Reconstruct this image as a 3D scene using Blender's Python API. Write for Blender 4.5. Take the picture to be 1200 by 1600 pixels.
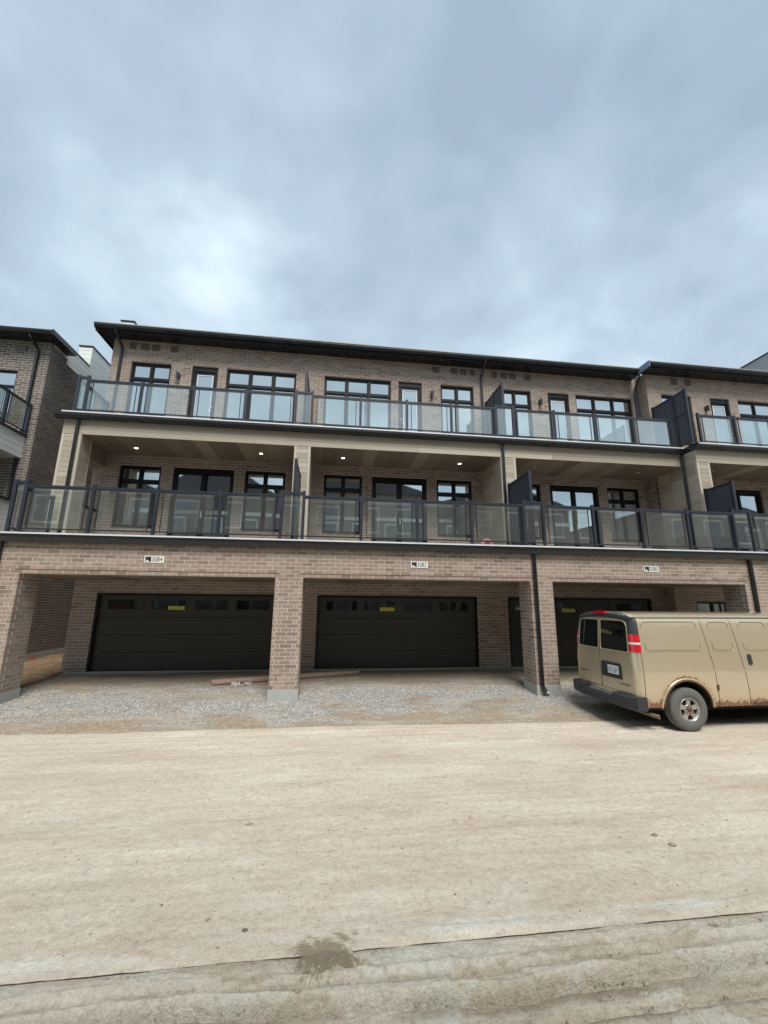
import bpy, math, random
import numpy as np
from mathutils import Matrix, Vector
random.seed(7)
rng = np.random.default_rng(11)
scene = bpy.context.scene
for o in list(bpy.data.objects):
    bpy.data.objects.remove(o)
COL = scene.collection

# ------------------------------------------------------------------ camera
CAM = np.array([0.0, -10.171, 2.156])
th, ro, ps = math.radians(12.2878), math.radians(-0.4846), math.radians(7.3501)
fwd = np.array([math.sin(ps)*math.cos(th), math.cos(ps)*math.cos(th), math.sin(th)])
rt = np.array([math.cos(ps), -math.sin(ps), 0.0])
dn = np.cross(fwd, rt)
R2 = math.cos(ro)*rt + math.sin(ro)*dn
D2 = -math.sin(ro)*rt + math.cos(ro)*dn
cam = bpy.data.cameras.new('camera')
camo = bpy.data.objects.new('camera', cam)
COL.objects.link(camo)
M = Matrix.Identity(4)
for i in range(3):
    M[i][0] = R2[i]; M[i][1] = -D2[i]; M[i][2] = -fwd[i]; M[i][3] = CAM[i]
camo.matrix_world = M
cam.sensor_fit = 'VERTICAL'; cam.sensor_height = 36.0
cam.lens = 650/1600*36.0
cam.clip_start = 0.05; cam.clip_end = 2000
scene.camera = camo
scene.view_settings.view_transform = 'Standard'
scene.view_settings.look = 'None'
scene.view_settings.exposure = 1.45
scene.view_settings.gamma = 1.0
scene.view_settings.use_curve_mapping = False

def px(p):
    c = np.array(p, float) - CAM
    z = c@fwd
    if z < .1: return (-999, -999, z)
    return (600+650*(c@R2)/z, 800+650*(c@D2)/z, z)

# ------------------------------------------------------------------ sky and sun
SUN_EL, SUN_AZ = math.radians(56), math.radians(172)      # azimuth: behind the camera, a little to the left
world = bpy.data.worlds.new('World'); scene.world = world; world.use_nodes = True
W = world.node_tree; W.nodes.clear()
def wn(t, **k):
    n = W.nodes.new(t)
    for a, b in k.items(): setattr(n, a, b)
    return n
def wmath(op, a, b=None, c=None, clamp=False):
    n = wn('ShaderNodeMath', operation=op, use_clamp=clamp)
    for i, v in enumerate((a, b, c)):
        if v is None: continue
        if isinstance(v, (int, float)): n.inputs[i].default_value = v
        else: W.links.new(v, n.inputs[i])
    return n.outputs[0]
tc = wn('ShaderNodeTexCoord')
sep = wn('ShaderNodeSeparateXYZ'); W.links.new(tc.outputs['Generated'], sep.inputs[0])
zz = wmath('ADD', wmath('MAXIMUM', sep.outputs[2], 0.0), 0.32)
comb = wn('ShaderNodeCombineXYZ')
W.links.new(wmath('DIVIDE', sep.outputs[0], zz), comb.inputs[0])
W.links.new(wmath('DIVIDE', sep.outputs[1], zz), comb.inputs[1])
comb.inputs[2].default_value = 3.7
def wnoise(scale, detail, rough, dist):
    n = wn('ShaderNodeTexNoise'); n.inputs['Scale'].default_value = scale
    n.inputs['Detail'].default_value = detail; n.inputs['Roughness'].default_value = rough
    n.inputs['Distortion'].default_value = dist
    W.links.new(comb.outputs[0], n.inputs['Vector']); return n.outputs[0]
n1 = wnoise(1.15, 3.5, .48, .25)
n2 = wnoise(3.0, 5, .52, .2)
def lobe(d, power):
    v = wn('ShaderNodeVectorMath', operation='DOT_PRODUCT')
    W.links.new(tc.outputs['Generated'], v.inputs[0]); v.inputs[1].default_value = d
    return wmath('POWER', wmath('MAXIMUM', v.outputs['Value'], 0.0), power)
n4 = wnoise(7.5, 4, .5, .15)
base = wmath('ADD', wmath('MULTIPLY', wmath('SUBTRACT', n4, .5), .38), 0.0)
base = wmath('ADD', base, wmath('ADD', wmath('MULTIPLY', wmath('SUBTRACT', n1, .5), 1.7), wmath('MULTIPLY', wmath('SUBTRACT', n2, .5), 1.25)))
gaps = wmath('ADD', wmath('ADD', lobe((-.374, .599, .708), 90), wmath('MULTIPLY', lobe((-.235, .725, .648), 160), 1.3)),
             wmath('ADD', lobe((.641, .491, .59), 60), wmath('MULTIPLY', lobe((.36, .65, .67), 200), .6)))
n3 = wnoise(3.4, 5, .55, .25)
rag = wmath('MAXIMUM', wmath('SUBTRACT', wmath('MULTIPLY', n3, 7.0), 2.9), 0.0)
fac = wmath('ADD', wmath('ADD', .40, base), wmath('MULTIPLY', wmath('MULTIPLY', gaps, rag), .19))
lowlift = wmath('MULTIPLY', wmath('SUBTRACT', 1.0, wmath('MULTIPLY', sep.outputs[2], 1.25), clamp=True), .17)
darkc = lobe((.05, .50, .86), 9)
fac = wmath('SUBTRACT', wmath('ADD', fac, lowlift), wmath('MULTIPLY', darkc, .05))
fac = wmath('SUBTRACT', fac, wmath('MULTIPLY', lobe((-0.51, 0.685, 0.52), 22), .30))
fac = wmath('SUBTRACT', fac, wmath('MULTIPLY', lobe((0.692, 0.521, 0.5), 26), .12))
fac = wmath('SUBTRACT', fac, wmath('MULTIPLY', lobe((0.398, 0.527, 0.751), 10), .10), clamp=True)
ramp = wn('ShaderNodeValToRGB')
W.links.new(fac, ramp.inputs[0])
cr = ramp.color_ramp
cr.elements[0].position = 0.0; cr.elements[0].color = (.295, .375, .465, 1)
cr.elements[1].position = 1.0; cr.elements[1].color = (.66, .765, .82, 1)
e = cr.elements.new(.42); e.color = (.405, .505, .59, 1)
e = cr.elements.new(.7); e.color = (.52, .635, .725, 1)
sky = wn('ShaderNodeTexSky', sky_type='NISHITA')
sky.sun_disc = False; sky.sun_elevation = SUN_EL; sky.sun_rotation = SUN_AZ
bg1 = wn('ShaderNodeBackground'); W.links.new(sky.outputs[0], bg1.inputs[0]); bg1.inputs[1].default_value = .05
bg2 = wn('ShaderNodeBackground'); W.links.new(ramp.outputs[0], bg2.inputs[0]); bg2.inputs[1].default_value = .52
mx = wn('ShaderNodeMixShader'); mx.inputs[0].default_value = .90
W.links.new(bg1.outputs[0], mx.inputs[1]); W.links.new(bg2.outputs[0], mx.inputs[2])
wo = wn('ShaderNodeOutputWorld'); W.links.new(mx.outputs[0], wo.inputs[0])

sl = bpy.data.lights.new('sun', 'SUN'); sl.energy = 1.5; sl.angle = math.radians(28); sl.color = (1, .95, .88)
so = bpy.data.objects.new('sun', sl); COL.objects.link(so)
sd = Vector((math.sin(SUN_AZ)*math.cos(SUN_EL), math.cos(SUN_AZ)*math.cos(SUN_EL), math.sin(SUN_EL)))
so.rotation_euler = sd.to_track_quat('Z', 'Y').to_euler()

# ------------------------------------------------------------------ materials
MAT = {}
def newmat(name):
    m = bpy.data.materials.new(name); m.use_nodes = True
    m.node_tree.nodes.clear(); MAT[name] = m
    return m
class NT:
    def __init__(s, m): s.t = m.node_tree
    def n(s, t, **k):
        n = s.t.nodes.new(t)
        for a, b in k.items(): setattr(n, a, b)
        return n
    def l(s, a, b): s.t.links.new(a, b)
    def math(s, op, a, b=None, clamp=False):
        n = s.n('ShaderNodeMath', operation=op, use_clamp=clamp)
        for i, v in enumerate((a, b)):
            if v is None: continue
            if isinstance(v, (int, float)): n.inputs[i].default_value = v
            else: s.l(v, n.inputs[i])
        return n.outputs[0]
    def noise(s, scale, detail=4, rough=.55, dist=0, vec=None, stretch=None):
        n = s.n('ShaderNodeTexNoise'); n.inputs['Scale'].default_value = scale
        n.inputs['Detail'].default_value = detail; n.inputs['Roughness'].default_value = rough
        n.inputs['Distortion'].default_value = dist
        if vec is None: vec = s.pos()
        if stretch:
            mp = s.n('ShaderNodeMapping'); mp.inputs['Scale'].default_value = stretch
            s.l(vec, mp.inputs[0]); vec = mp.outputs[0]
        s.l(vec, n.inputs['Vector']); return n.outputs[0]
    def pos(s):
        if not hasattr(s, '_p'): s._p = s.n('ShaderNodeNewGeometry').outputs['Position']
        return s._p
    def ramp(s, f, stops):
        r = s.n('ShaderNodeValToRGB'); c = r.color_ramp
        c.elements[0].position = stops[0][0]; c.elements[0].color = (*stops[0][1], 1)
        c.elements[1].position = stops[-1][0]; c.elements[1].color = (*stops[-1][1], 1)
        for p, q in stops[1:-1]:
            e = c.elements.new(p); e.color = (*q, 1)
        s.l(f, r.inputs[0]); return r.outputs[0]
    def mix(s, f, a, b, mode='MIX'):
        n = s.n('ShaderNodeMix', data_type='RGBA', blend_type=mode)
        for i, v in ((0, f), (6, a), (7, b)):
            if isinstance(v, (int, float)): n.inputs[i].default_value = v
            elif isinstance(v, tuple): n.inputs[i].default_value = (*v, 1)
            else: s.l(v, n.inputs[i])
        return n.outputs[2]
    def attr(s, name):
        a = s.n('ShaderNodeAttribute', attribute_name=name); return a.outputs['Fac']
    def out(s, color, rough=.6, metal=0, bump=None, bumpd=.002, spec=.5, coat=0, extra=None):
        p = s.n('ShaderNodeBsdfPrincipled')
        for k, v in (('Base Color', color), ('Roughness', rough), ('Metallic', metal), ('Specular IOR Level', spec), ('Coat Weight', coat)):
            if isinstance(v, tuple): p.inputs[k].default_value = (*v, 1)
            elif isinstance(v, (int, float)): p.inputs[k].default_value = v
            else: s.l(v, p.inputs[k])
        if coat: p.inputs['Coat Roughness'].default_value = .08
        if bump is not None:
            b = s.n('ShaderNodeBump'); b.inputs['Distance'].default_value = bumpd
            b.inputs['Strength'].default_value = 1.0
            s.l(bump, b.inputs['Height']); s.l(b.outputs[0], p.inputs['Normal'])
        o = s.n('ShaderNodeOutputMaterial'); s.l(p.outputs[0], o.inputs[0]); return p

def simple(name, col, rough=.5, metal=0, var=.12, scale=6, bump=0, spec=.5, coat=0):
    m = newmat(name); t = NT(m)
    n = t.noise(scale, 5, .6)
    c = t.mix(n, tuple(x*(1-var) for x in col), tuple(min(1, x*(1+var)) for x in col))
    n2 = t.noise(scale*7, 3, .6)
    r = t.math('ADD', t.math('MULTIPLY', t.math('SUBTRACT', n, .5), .25), rough)
    t.out(c, r, metal, n2 if bump else None, bump, spec, coat)
    return m

def brickmat(name, cols, light):
    m = newmat(name); t = NT(m)
    ti = t.attr('tint')
    oi = t.n('ShaderNodeObjectInfo')
    f = t.math('FRACT', t.math('ADD', ti, 0))
    c = t.ramp(f, cols)
    big = t.noise(.55, 3, .5)
    c = t.mix(t.math('MULTIPLY', t.math('SUBTRACT', big, .42, clamp=True), 1.6, clamp=True), c, light)
    fine = t.noise(38, 4, .7)
    c = t.mix(.55, c, t.ramp(fine, [(.25, (.62, .62, .62)), (.75, (1.3, 1.3, 1.3))]), 'MULTIPLY')
    wear = t.noise(5.5, 6, .72)
    wf = t.math('MULTIPLY', t.math('SUBTRACT', wear, .55, clamp=True), 4.5, clamp=True)
    c = t.mix(t.math('MULTIPLY', wf, .55), c, (.46, .41, .36))
    sm = t.noise(1, 6, .7, .3, stretch=(1.1, 1.1, 2.6))
    c = t.mix(t.math('MULTIPLY', t.math('MULTIPLY', t.math('SUBTRACT', sm, .56, clamp=True), 5, clamp=True), .42), c, (.52, .46, .40))
    t.out(c, .88, 0, fine, .0025, .25)
    return m
brickmat('brick', [(0, (.19, .148, .120)), (.3, (.265, .207, .170)), (.5, (.262, .215, .176)), (.62, (.31, .220, .184)), (.8, (.29, .242, .202)), (1, (.36, .272, .23))], (.37, .295, .245))
brickmat('brick_dark', [(0, (.09, .076, .068)), (.4, (.135, .115, .10)), (.7, (.165, .138, .12)), (1, (.19, .155, .135))], (.185, .16, .14))
def mortar(name, c0, c1):
    m = newmat(name); t = NT(m)
    n = t.noise(7, 5, .7); n3 = t.noise(90, 3, .6)
    t.out(t.mix(n, c0, c1), .95, 0, n3, .002, .2)
mortar('mortar', (.47, .41, .35), (.64, .57, .495))
mortar('mortar_grey', (.50, .46, .40), (.66, .62, .54))
def concrete(name, c0, c1, dirt):
    m = newmat(name); t = NT(m)
    n = t.noise(3, 6, .65); n3 = t.noise(60, 4, .6)
    c = t.mix(n, c0, c1)
    d = t.noise(1.7, 4, .6)
    c = t.mix(t.math('MULTIPLY', t.math('SUBTRACT', d, .5, clamp=True), 3, clamp=True), c, dirt)
    t.out(c, .9, 0, n3, .003, .3)
concrete('concrete', (.30, .32, .31), (.44, .45, .43), (.36, .33, .28))

simple('black_metal', (.022, .024, .030), .42, 0, .2, 3, 0, .5)
simple('rail_metal', (.024, .029, .040), .33, 0, .2, 3, 0, .6)
simple('gutter_metal', (.012, .0125, .015), .28, 0, .2, 3, 0, .55)
simple('frame_black', (.009, .009, .011), .42, 0, .2, 3, 0, .3)
simple('drip_metal', (.66, .67, .68), .45, .15, .1, 4)
simple('deck_board', (.30, .27, .24), .8, 0, .2, 6, .001)
simple('trim', (.47, .42, .345), .6, 0, .08, 2)
simple('white_siding', (.66, .69, .66), .55, 0, .05, 2)
simple('dark_roof', (.05, .05, .055), .7, 0, .2, 2)
simple('screen_slat', (.050, .060, .076), .45, 0, .25, 5)
simple('vent', (.125, .108, .095), .6, 0, .15, 9)
simple('steel', (.55, .55, .55), .3, .9, .1, 8)
simple('white_paint', (.75, .76, .76), .5, 0, .05, 5)
simple('sign_white', (.70, .72, .68), .5, 0, .06, 14)
simple('print_black', (.02, .02, .025), .5, 0, .1, 10)
simple('sticker_yellow', (.62, .60, .12), .5, 0, .1, 20)
simple('sticker_ink', (.14, .13, .02), .6, 0, .1, 20)
simple('door_dark', (.050, .048, .042), .5, 0, .2, 1.2, 0, .35)
simple('pink_plastic', (.55, .22, .25), .5, 0, .2, 14)
simple('blue_grey', (.16, .22, .30), .6, 0, .1, 5)
simple('cladding_grey', (.34, .35, .36), .5, 0, .08, 2)

def wood(name, c0, c1, c2, stretch, rough=.7, rnd=.35):
    m = newmat(name); t = NT(m)
    oi = t.n('ShaderNodeObjectInfo').outputs['Random']
    ti = t.attr('tint')
    g = t.noise(1.0, 6, .65, .6, stretch=stretch)
    f = t.math('ADD', t.math('MULTIPLY', g, 1-rnd), t.math('MULTIPLY', t.math('FRACT', t.math('ADD', ti, oi)), rnd))
    c = t.ramp(f, [(.2, c0), (.5, c1), (.8, c2)])
    t.out(c, rough, 0, g, .0015, .3)
wood('siding_tan', (.285, .245, .190), (.375, .330, .262), (.470, .420, .345), (1.3, 1.3, 34), .6, .4)
wood('siding_pale', (.64, .67, .64), (.74, .77, .74), (.80, .81, .79), (1, 1, 20), .55, .3)
wood('soffit_wood', (.15, .115, .085), (.205, .162, .122), (.29, .235, .18), (26, 1.2, 26), .55, .6)
wood('lumber', (.26, .17, .135), (.38, .25, .195), (.46, .33, .26), (2, 22, 22), .8, .4)

wood('lumber_pale', (.36, .27, .21), (.47, .36, .28), (.56, .45, .36), (2, 22, 22), .8, .4)
def glassmat(name, mirror, tint, dark, rough=.02, film=0):
    m = newmat(name); t = NT(m)
    lw = t.n('ShaderNodeLayerWeight'); lw.inputs[0].default_value = .35
    f = t.math('ADD', mirror, t.math('MULTIPLY', lw.outputs['Fresnel'], .5), clamp=True)
    g = t.n('ShaderNodeBsdfGlossy'); g.inputs['Roughness'].default_value = rough
    g.inputs['Color'].default_value = (.90, .96, .96, 1) if dark else (.97, .99, .99, 1)
    if dark:
        wob = t.noise(1.1, 2, .5)
        b = t.n('ShaderNodeBump'); b.inputs['Distance'].default_value = .004; b.inputs['Strength'].default_value = .3
        t.l(wob, b.inputs['Height']); t.l(b.outputs[0], g.inputs['Normal'])
    if dark:
        u = t.n('ShaderNodeBsdfDiffuse'); u.inputs[0].default_value = (*tint, 1)
    else:
        u = t.n('ShaderNodeBsdfTransparent'); u.inputs[0].default_value = (*tint, 1)
    mxs = t.n('ShaderNodeMixShader'); t.l(f, mxs.inputs[0]); t.l(u.outputs[0], mxs.inputs[1]); t.l(g.outputs[0], mxs.inputs[2])
    o = t.n('ShaderNodeOutputMaterial')
    if film:   # thin film of site dust on the glass
        df = t.n('ShaderNodeBsdfDiffuse'); df.inputs[0].default_value = (.72, .74, .72, 1)
        m2 = t.n('ShaderNodeMixShader')
        t.l(t.math('MULTIPLY', t.math('ADD', t.noise(2.2, 5, .65), .5), film), m2.inputs[0])
        t.l(mxs.outputs[0], m2.inputs[1]); t.l(df.outputs[0], m2.inputs[2]); t.l(m2.outputs[0], o.inputs[0])
    else: t.l(mxs.outputs[0], o.inputs[0])
glassmat('window_glass', .62, (.06, .07, .075), True, film=.05)
glassmat('blind_glass', .30, (.45, .50, .48), True)
glassmat('rail_glass', .12, (.93, .965, .95), False, film=.035)
glassmat('garage_glass', .10, (.006, .007, .008), True, .05)
glassmat('van_glass', .10, (.008, .012, .014), True, .03)

def emis(name, col, s):
    m = newmat(name); t = NT(m)
    e = t.n('ShaderNodeEmission'); e.inputs[0].default_value = (*col, 1); e.inputs[1].default_value = s
    o = t.n('ShaderNodeOutputMaterial'); t.l(e.outputs[0], o.inputs[0])
emis('lamp_lit', (1, .86, .60), 2.2)
simple('lamp_off', (.35, .28, .20), .4, 0, .05, 5)

# ground materials
def groundmats():
    def wetmask(t, pos):
        vm = t.n('ShaderNodeVectorMath', operation='DISTANCE')
        t.l(pos, vm.inputs[0]); vm.inputs[1].default_value = (.07, -6.87, -.1)
        n_ = t.noise(3.2, 8, .8, .8)
        edge = t.math('ADD', vm.outputs['Value'], t.math('MULTIPLY', t.math('SUBTRACT', n_, .5), .95))
        return t.math('SUBTRACT', 1.0, t.math('MULTIPLY', t.math('SUBTRACT', edge, .13, clamp=True), 12, clamp=True), clamp=True)
    def layers(t, c, k=1.0):
        f1 = t.noise(17, 8, .80, .2); f2 = t.noise(60, 5, .75)
        c = t.mix(.75*k, c, t.ramp(f1, [(.36, (.70, .67, .63)), (.46, (.95, .94, .92)), (.55, (1.03, 1.03, 1.03)), (.64, (1.17, 1.17, 1.16))]), 'MULTIPLY')
        c = t.mix(.8*k, c, t.ramp(f2, [(.34, (.66, .62, .57)), (.43, (.96, .95, .94)), (.58, (1.03, 1.03, 1.03)), (.68, (1.2, 1.2, 1.2))]), 'MULTIPLY')
        return c, f1, f2
    m = newmat('road_dust'); t = NT(m)
    pos = t.pos()
    sx = t.n('ShaderNodeSeparateXYZ'); t.l(pos, sx.inputs[0])
    streak = t.noise(1, 8, .7, .5, stretch=(.42, 1.5, 1))
    c = t.ramp(streak, [(.34, (.50, .435, .352)), (.46, (.555, .492, .405)), (.54, (.585, .522, .435)), (.66, (.64, .592, .505))])
    pink = t.noise(1, 6, .68, .5, stretch=(.8, 2.2, 1))
    c = t.mix(t.math('MULTIPLY', t.math('SUBTRACT', pink, .52, clamp=True), 5, clamp=True), c, t.mix(.45, c, (.46, .33, .25)))
    pale = t.noise(1.9, 6, .7, .5, stretch=(.7, 1.5, 1))
    c = t.mix(t.math('MULTIPLY', t.math('SUBTRACT', pale, .54, clamp=True), 6, clamp=True), c, t.mix(.55, c, (.66, .63, .55)))
    lipn = t.noise(1, 4, .6, .2, stretch=(.7, 3, 1))
    bandd = t.math('ABSOLUTE', t.math('ADD', sx.outputs[1], 6.74))
    lip = t.math('MULTIPLY', t.math('SUBTRACT', .11, bandd, clamp=True), 14, clamp=True)
    lip = t.math('MULTIPLY', lip, t.math('MULTIPLY', t.math('SUBTRACT', lipn, .42, clamp=True), 7, clamp=True))
    c = t.mix(t.math('MULTIPLY', lip, .75), c, (.64, .64, .57))
    lines = t.noise(1, 5, .6, .15, stretch=(.10, 7.5, 1))
    c = t.mix(.55, c, t.ramp(lines, [(.36, (.86, .84, .81)), (.48, (1, 1, 1)), (.56, (1, 1, 1)), (.66, (1.1, 1.1, 1.1))]), 'MULTIPLY')
    tread = None
    for y0, wd, fr in ((-5.75, .13, 52.), (-4.05, .12, 52.), (-2.75, .12, 48.), (-6.42, .10, 60.)):
        yy = t.math('ABSOLUTE', t.math('ADD', sx.outputs[1], -y0))
        mk = t.math('MULTIPLY', t.math('SUBTRACT', wd, yy, clamp=True), 25, clamp=True)
        sn = t.math('SINE', t.math('ADD', t.math('MULTIPLY', sx.outputs[0], fr), t.math('MULTIPLY', yy, 70.)))
        sn = t.math('MULTIPLY', mk, t.math('MULTIPLY', t.math('ADD', sn, .1, clamp=True), .9))
        tread = sn if tread is None else t.math('ADD', tread, sn)
    tn = t.noise(1, 5, .65, .3, stretch=(.9, 1.6, 1))
    tread = t.math('MULTIPLY', tread, t.math('MULTIPLY', t.math('SUBTRACT', tn, .47, clamp=True), 8, clamp=True))
    c = t.mix(t.math('MULTIPLY', tread, .20), c, (.68, .61, .51))
    c, f1, f2 = layers(t, c)
    brown = t.noise(2.6, 7, .8, .5)
    c = t.mix(t.math('MULTIPLY', t.math('SUBTRACT', brown, .67, clamp=True), 12, clamp=True), c, (.33, .235, .17))
    c = t.mix(t.math('MULTIPLY', wetmask(t, pos), .85), c, t.mix(f1, (.15, .12, .075), (.30, .25, .165)))
    h = t.math('ADD', t.math('ADD', t.math('MULTIPLY', f1, 1.0), t.math('MULTIPLY', f2, .45)), t.math('MULTIPLY', tread, .16))
    t.out(c, .94, 0, h, .022, .15)

    m = newmat('gutter_mud'); t = NT(m)
    pos = t.pos()
    plate = t.attr('plate')
    streak = t.noise(1, 8, .7, .8, stretch=(.8, 5.5, 1))
    c = t.ramp(streak, [(.36, (.44, .38, .29)), (.48, (.56, .50, .405)), (.60, (.64, .59, .49))])
    gr = t.noise(1.6, 5, .65, .5)
    green = t.mix(t.math('MULTIPLY', t.math('SUBTRACT', gr, .44, clamp=True), 5, clamp=True), (.66, .61, .52), (.63, .645, .565))
    c = t.mix(t.math('MULTIPLY', plate, .75), c, green)
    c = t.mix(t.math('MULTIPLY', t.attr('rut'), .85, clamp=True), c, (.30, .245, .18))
    c, f1, f2 = layers(t, c, 1.1)
    blot = t.noise(4.2, 8, .8, .6)
    c = t.mix(t.math('MULTIPLY', t.math('SUBTRACT', blot, .58, clamp=True), 9, clamp=True), c, t.mix(.6, c, (.25, .20, .14)))
    c = t.mix(t.math('MULTIPLY', wetmask(t, pos), .85), c, t.mix(f1, (.15, .12, .075), (.30, .25, .165)))
    t.out(c, .93, 0, t.math('ADD', t.math('MULTIPLY', f1, 1.4), t.math('MULTIPLY', f2, .6)), .026, .15)

    m = newmat('gravel'); t = NT(m)
    pos = t.pos()
    v = t.n('ShaderNodeTexVoronoi'); v.inputs['Scale'].default_value = 38; t.l(pos, v.inputs['Vector'])
    sepc = t.n('ShaderNodeSeparateColor'); t.l(v.outputs['Color'], sepc.inputs[0])
    c = t.ramp(sepc.outputs[0], [(0, (.15, .15, .14)), (.4, (.29, .285, .265)), (.8, (.40, .39, .365)), (1, (.62, .61, .58))])
    sx = t.n('ShaderNodeSeparateXYZ'); t.l(pos, sx.inputs[0])
    soilc = t.ramp(t.noise(14, 6, .72), [(.32, (.20, .145, .095)), (.5, (.31, .245, .17)), (.68, (.42, .355, .265))])
    band = t.noise(1, 6, .66, .6, stretch=(.7, 1.9, 1))
    d1 = t.math('MULTIPLY', t.math('ABSOLUTE', t.math('ADD', sx.outputs[1], -.2)), .11)
    f = t.math('MULTIPLY', t.math('SUBTRACT', t.math('ADD', band, d1), .55, clamp=True), 7, clamp=True)
    c = t.mix(t.math('MULTIPLY', f, .9), c, soilc)
    dust = t.noise(1.6, 6, .65, .4, stretch=(.6, 1.7, 1))
    c = t.mix(t.math('MULTIPLY', t.math('SUBTRACT', dust, .5, clamp=True), 4.5, clamp=True), c, (.40, .37, .305))
    damp = t.noise(.8, 5, .65, .5)
    c = t.mix(t.math('MULTIPLY', t.math('SUBTRACT', damp, .56, clamp=True), 6, clamp=True), c, t.mix(.5, c, (.21, .145, .085)))
    t.out(c, .93, 0, v.outputs['Distance'], -.012, .2)

    m = newmat('soil'); t = NT(m)
    c = t.ramp(t.noise(3, 6, .7, .5), [(.3, (.16, .10, .060)), (.55, (.27, .185, .115)), (.75, (.38, .29, .20))])
    t.out(c, .95, 0, t.noise(22, 6, .7), .03, .15)

    m = newmat('pebble'); t = NT(m)
    c = t.ramp(t.attr('tint'), [(0, (.15, .15, .14)), (.45, (.27, .265, .25)), (.88, (.37, .36, .34)), (1, (.58, .57, .54))])
    t.out(c, .85, 0, None, 0, .3)
    m = newmat('clod'); t = NT(m)
    c = t.ramp(t.attr('tint'), [(0, (.13, .10, .075)), (.5, (.27, .21, .16)), (1, (.40, .34, .27))])
    t.out(c, .92, 0, t.noise(60, 4, .7), .004, .2)
groundmats()

# van materials
def vanmat():
    m = newmat('van_paint'); t = NT(m)
    rust = t.attr('rust')
    n = t.noise(9, 7, .75, .4); n2 = t.noise(30, 5, .7)
    nn = t.math('ADD', t.math('MULTIPLY', n, .75), t.math('MULTIPLY', n2, .25))
    rf = t.math('MULTIPLY', t.math('SUBTRACT', t.math('ADD', rust, t.math('MULTIPLY', t.math('SUBTRACT', nn, .5), 1.7)), .62, clamp=True), 9, clamp=True)
    rustc = t.ramp(n2, [(.3, (.07, .028, .012)), (.5, (.22, .10, .045)), (.75, (.38, .21, .10))])
    dirt = t.math('MULTIPLY', t.math('ADD', rust, t.math('MULTIPLY', t.math('SUBTRACT', n, .66), .7), clamp=True), .8, clamp=True)
    paint = t.mix(t.noise(1.5, 4, .6), (.54, .45, .31), (.60, .51, .365))
    c = t.mix(dirt, paint, (.46, .31, .15))
    c = t.mix(rf, c, rustc)
    rr = t.math('ADD', .24, t.math('MULTIPLY', dirt, .5), clamp=True)
    met = t.math('MULTIPLY', t.math('SUBTRACT', 1.0, dirt, clamp=True), .42)
    t.out(c, rr, met, None, 0, .5, .8)
vanmat()
simple('van_black', (.028, .031, .036), .5, 0, .25, 7, .001)
simple('van_seam', (.035, .03, .02), .7, 0, .1, 7)
simple('van_bead', (.44, .385, .26), .35, .3, .05, 7, 0, .5)
simple('red_lens', (.55, .012, .02), .18, 0, .08, 14, 0, .6, .5)
simple('white_lens', (.72, .62, .60), .2, 0, .05, 14, 0, .6, .5)
simple('rubber', (.115, .112, .105), .85, 0, .2, 12, .001)
simple('hub_steel', (.50, .49, .46), .35, .75, .25, 18)
simple('rust', (.12, .055, .025), .9, 0, .4, 30, .003)
simple('exhaust', (.20, .15, .11), .6, .5, .3, 15)
simple('plate_white', (.68, .70, .72), .45, 0, .05, 9)
simple('plate_blue', (.03, .06, .22), .5, 0, .05, 9)
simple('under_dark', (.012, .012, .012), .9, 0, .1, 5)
simple('clear_plastic', (.42, .43, .43), .25, 0, .1, 20, 0, .7)
simple('spray_paint', (.62, .13, .07), .8, 0, .25, 30)

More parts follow.
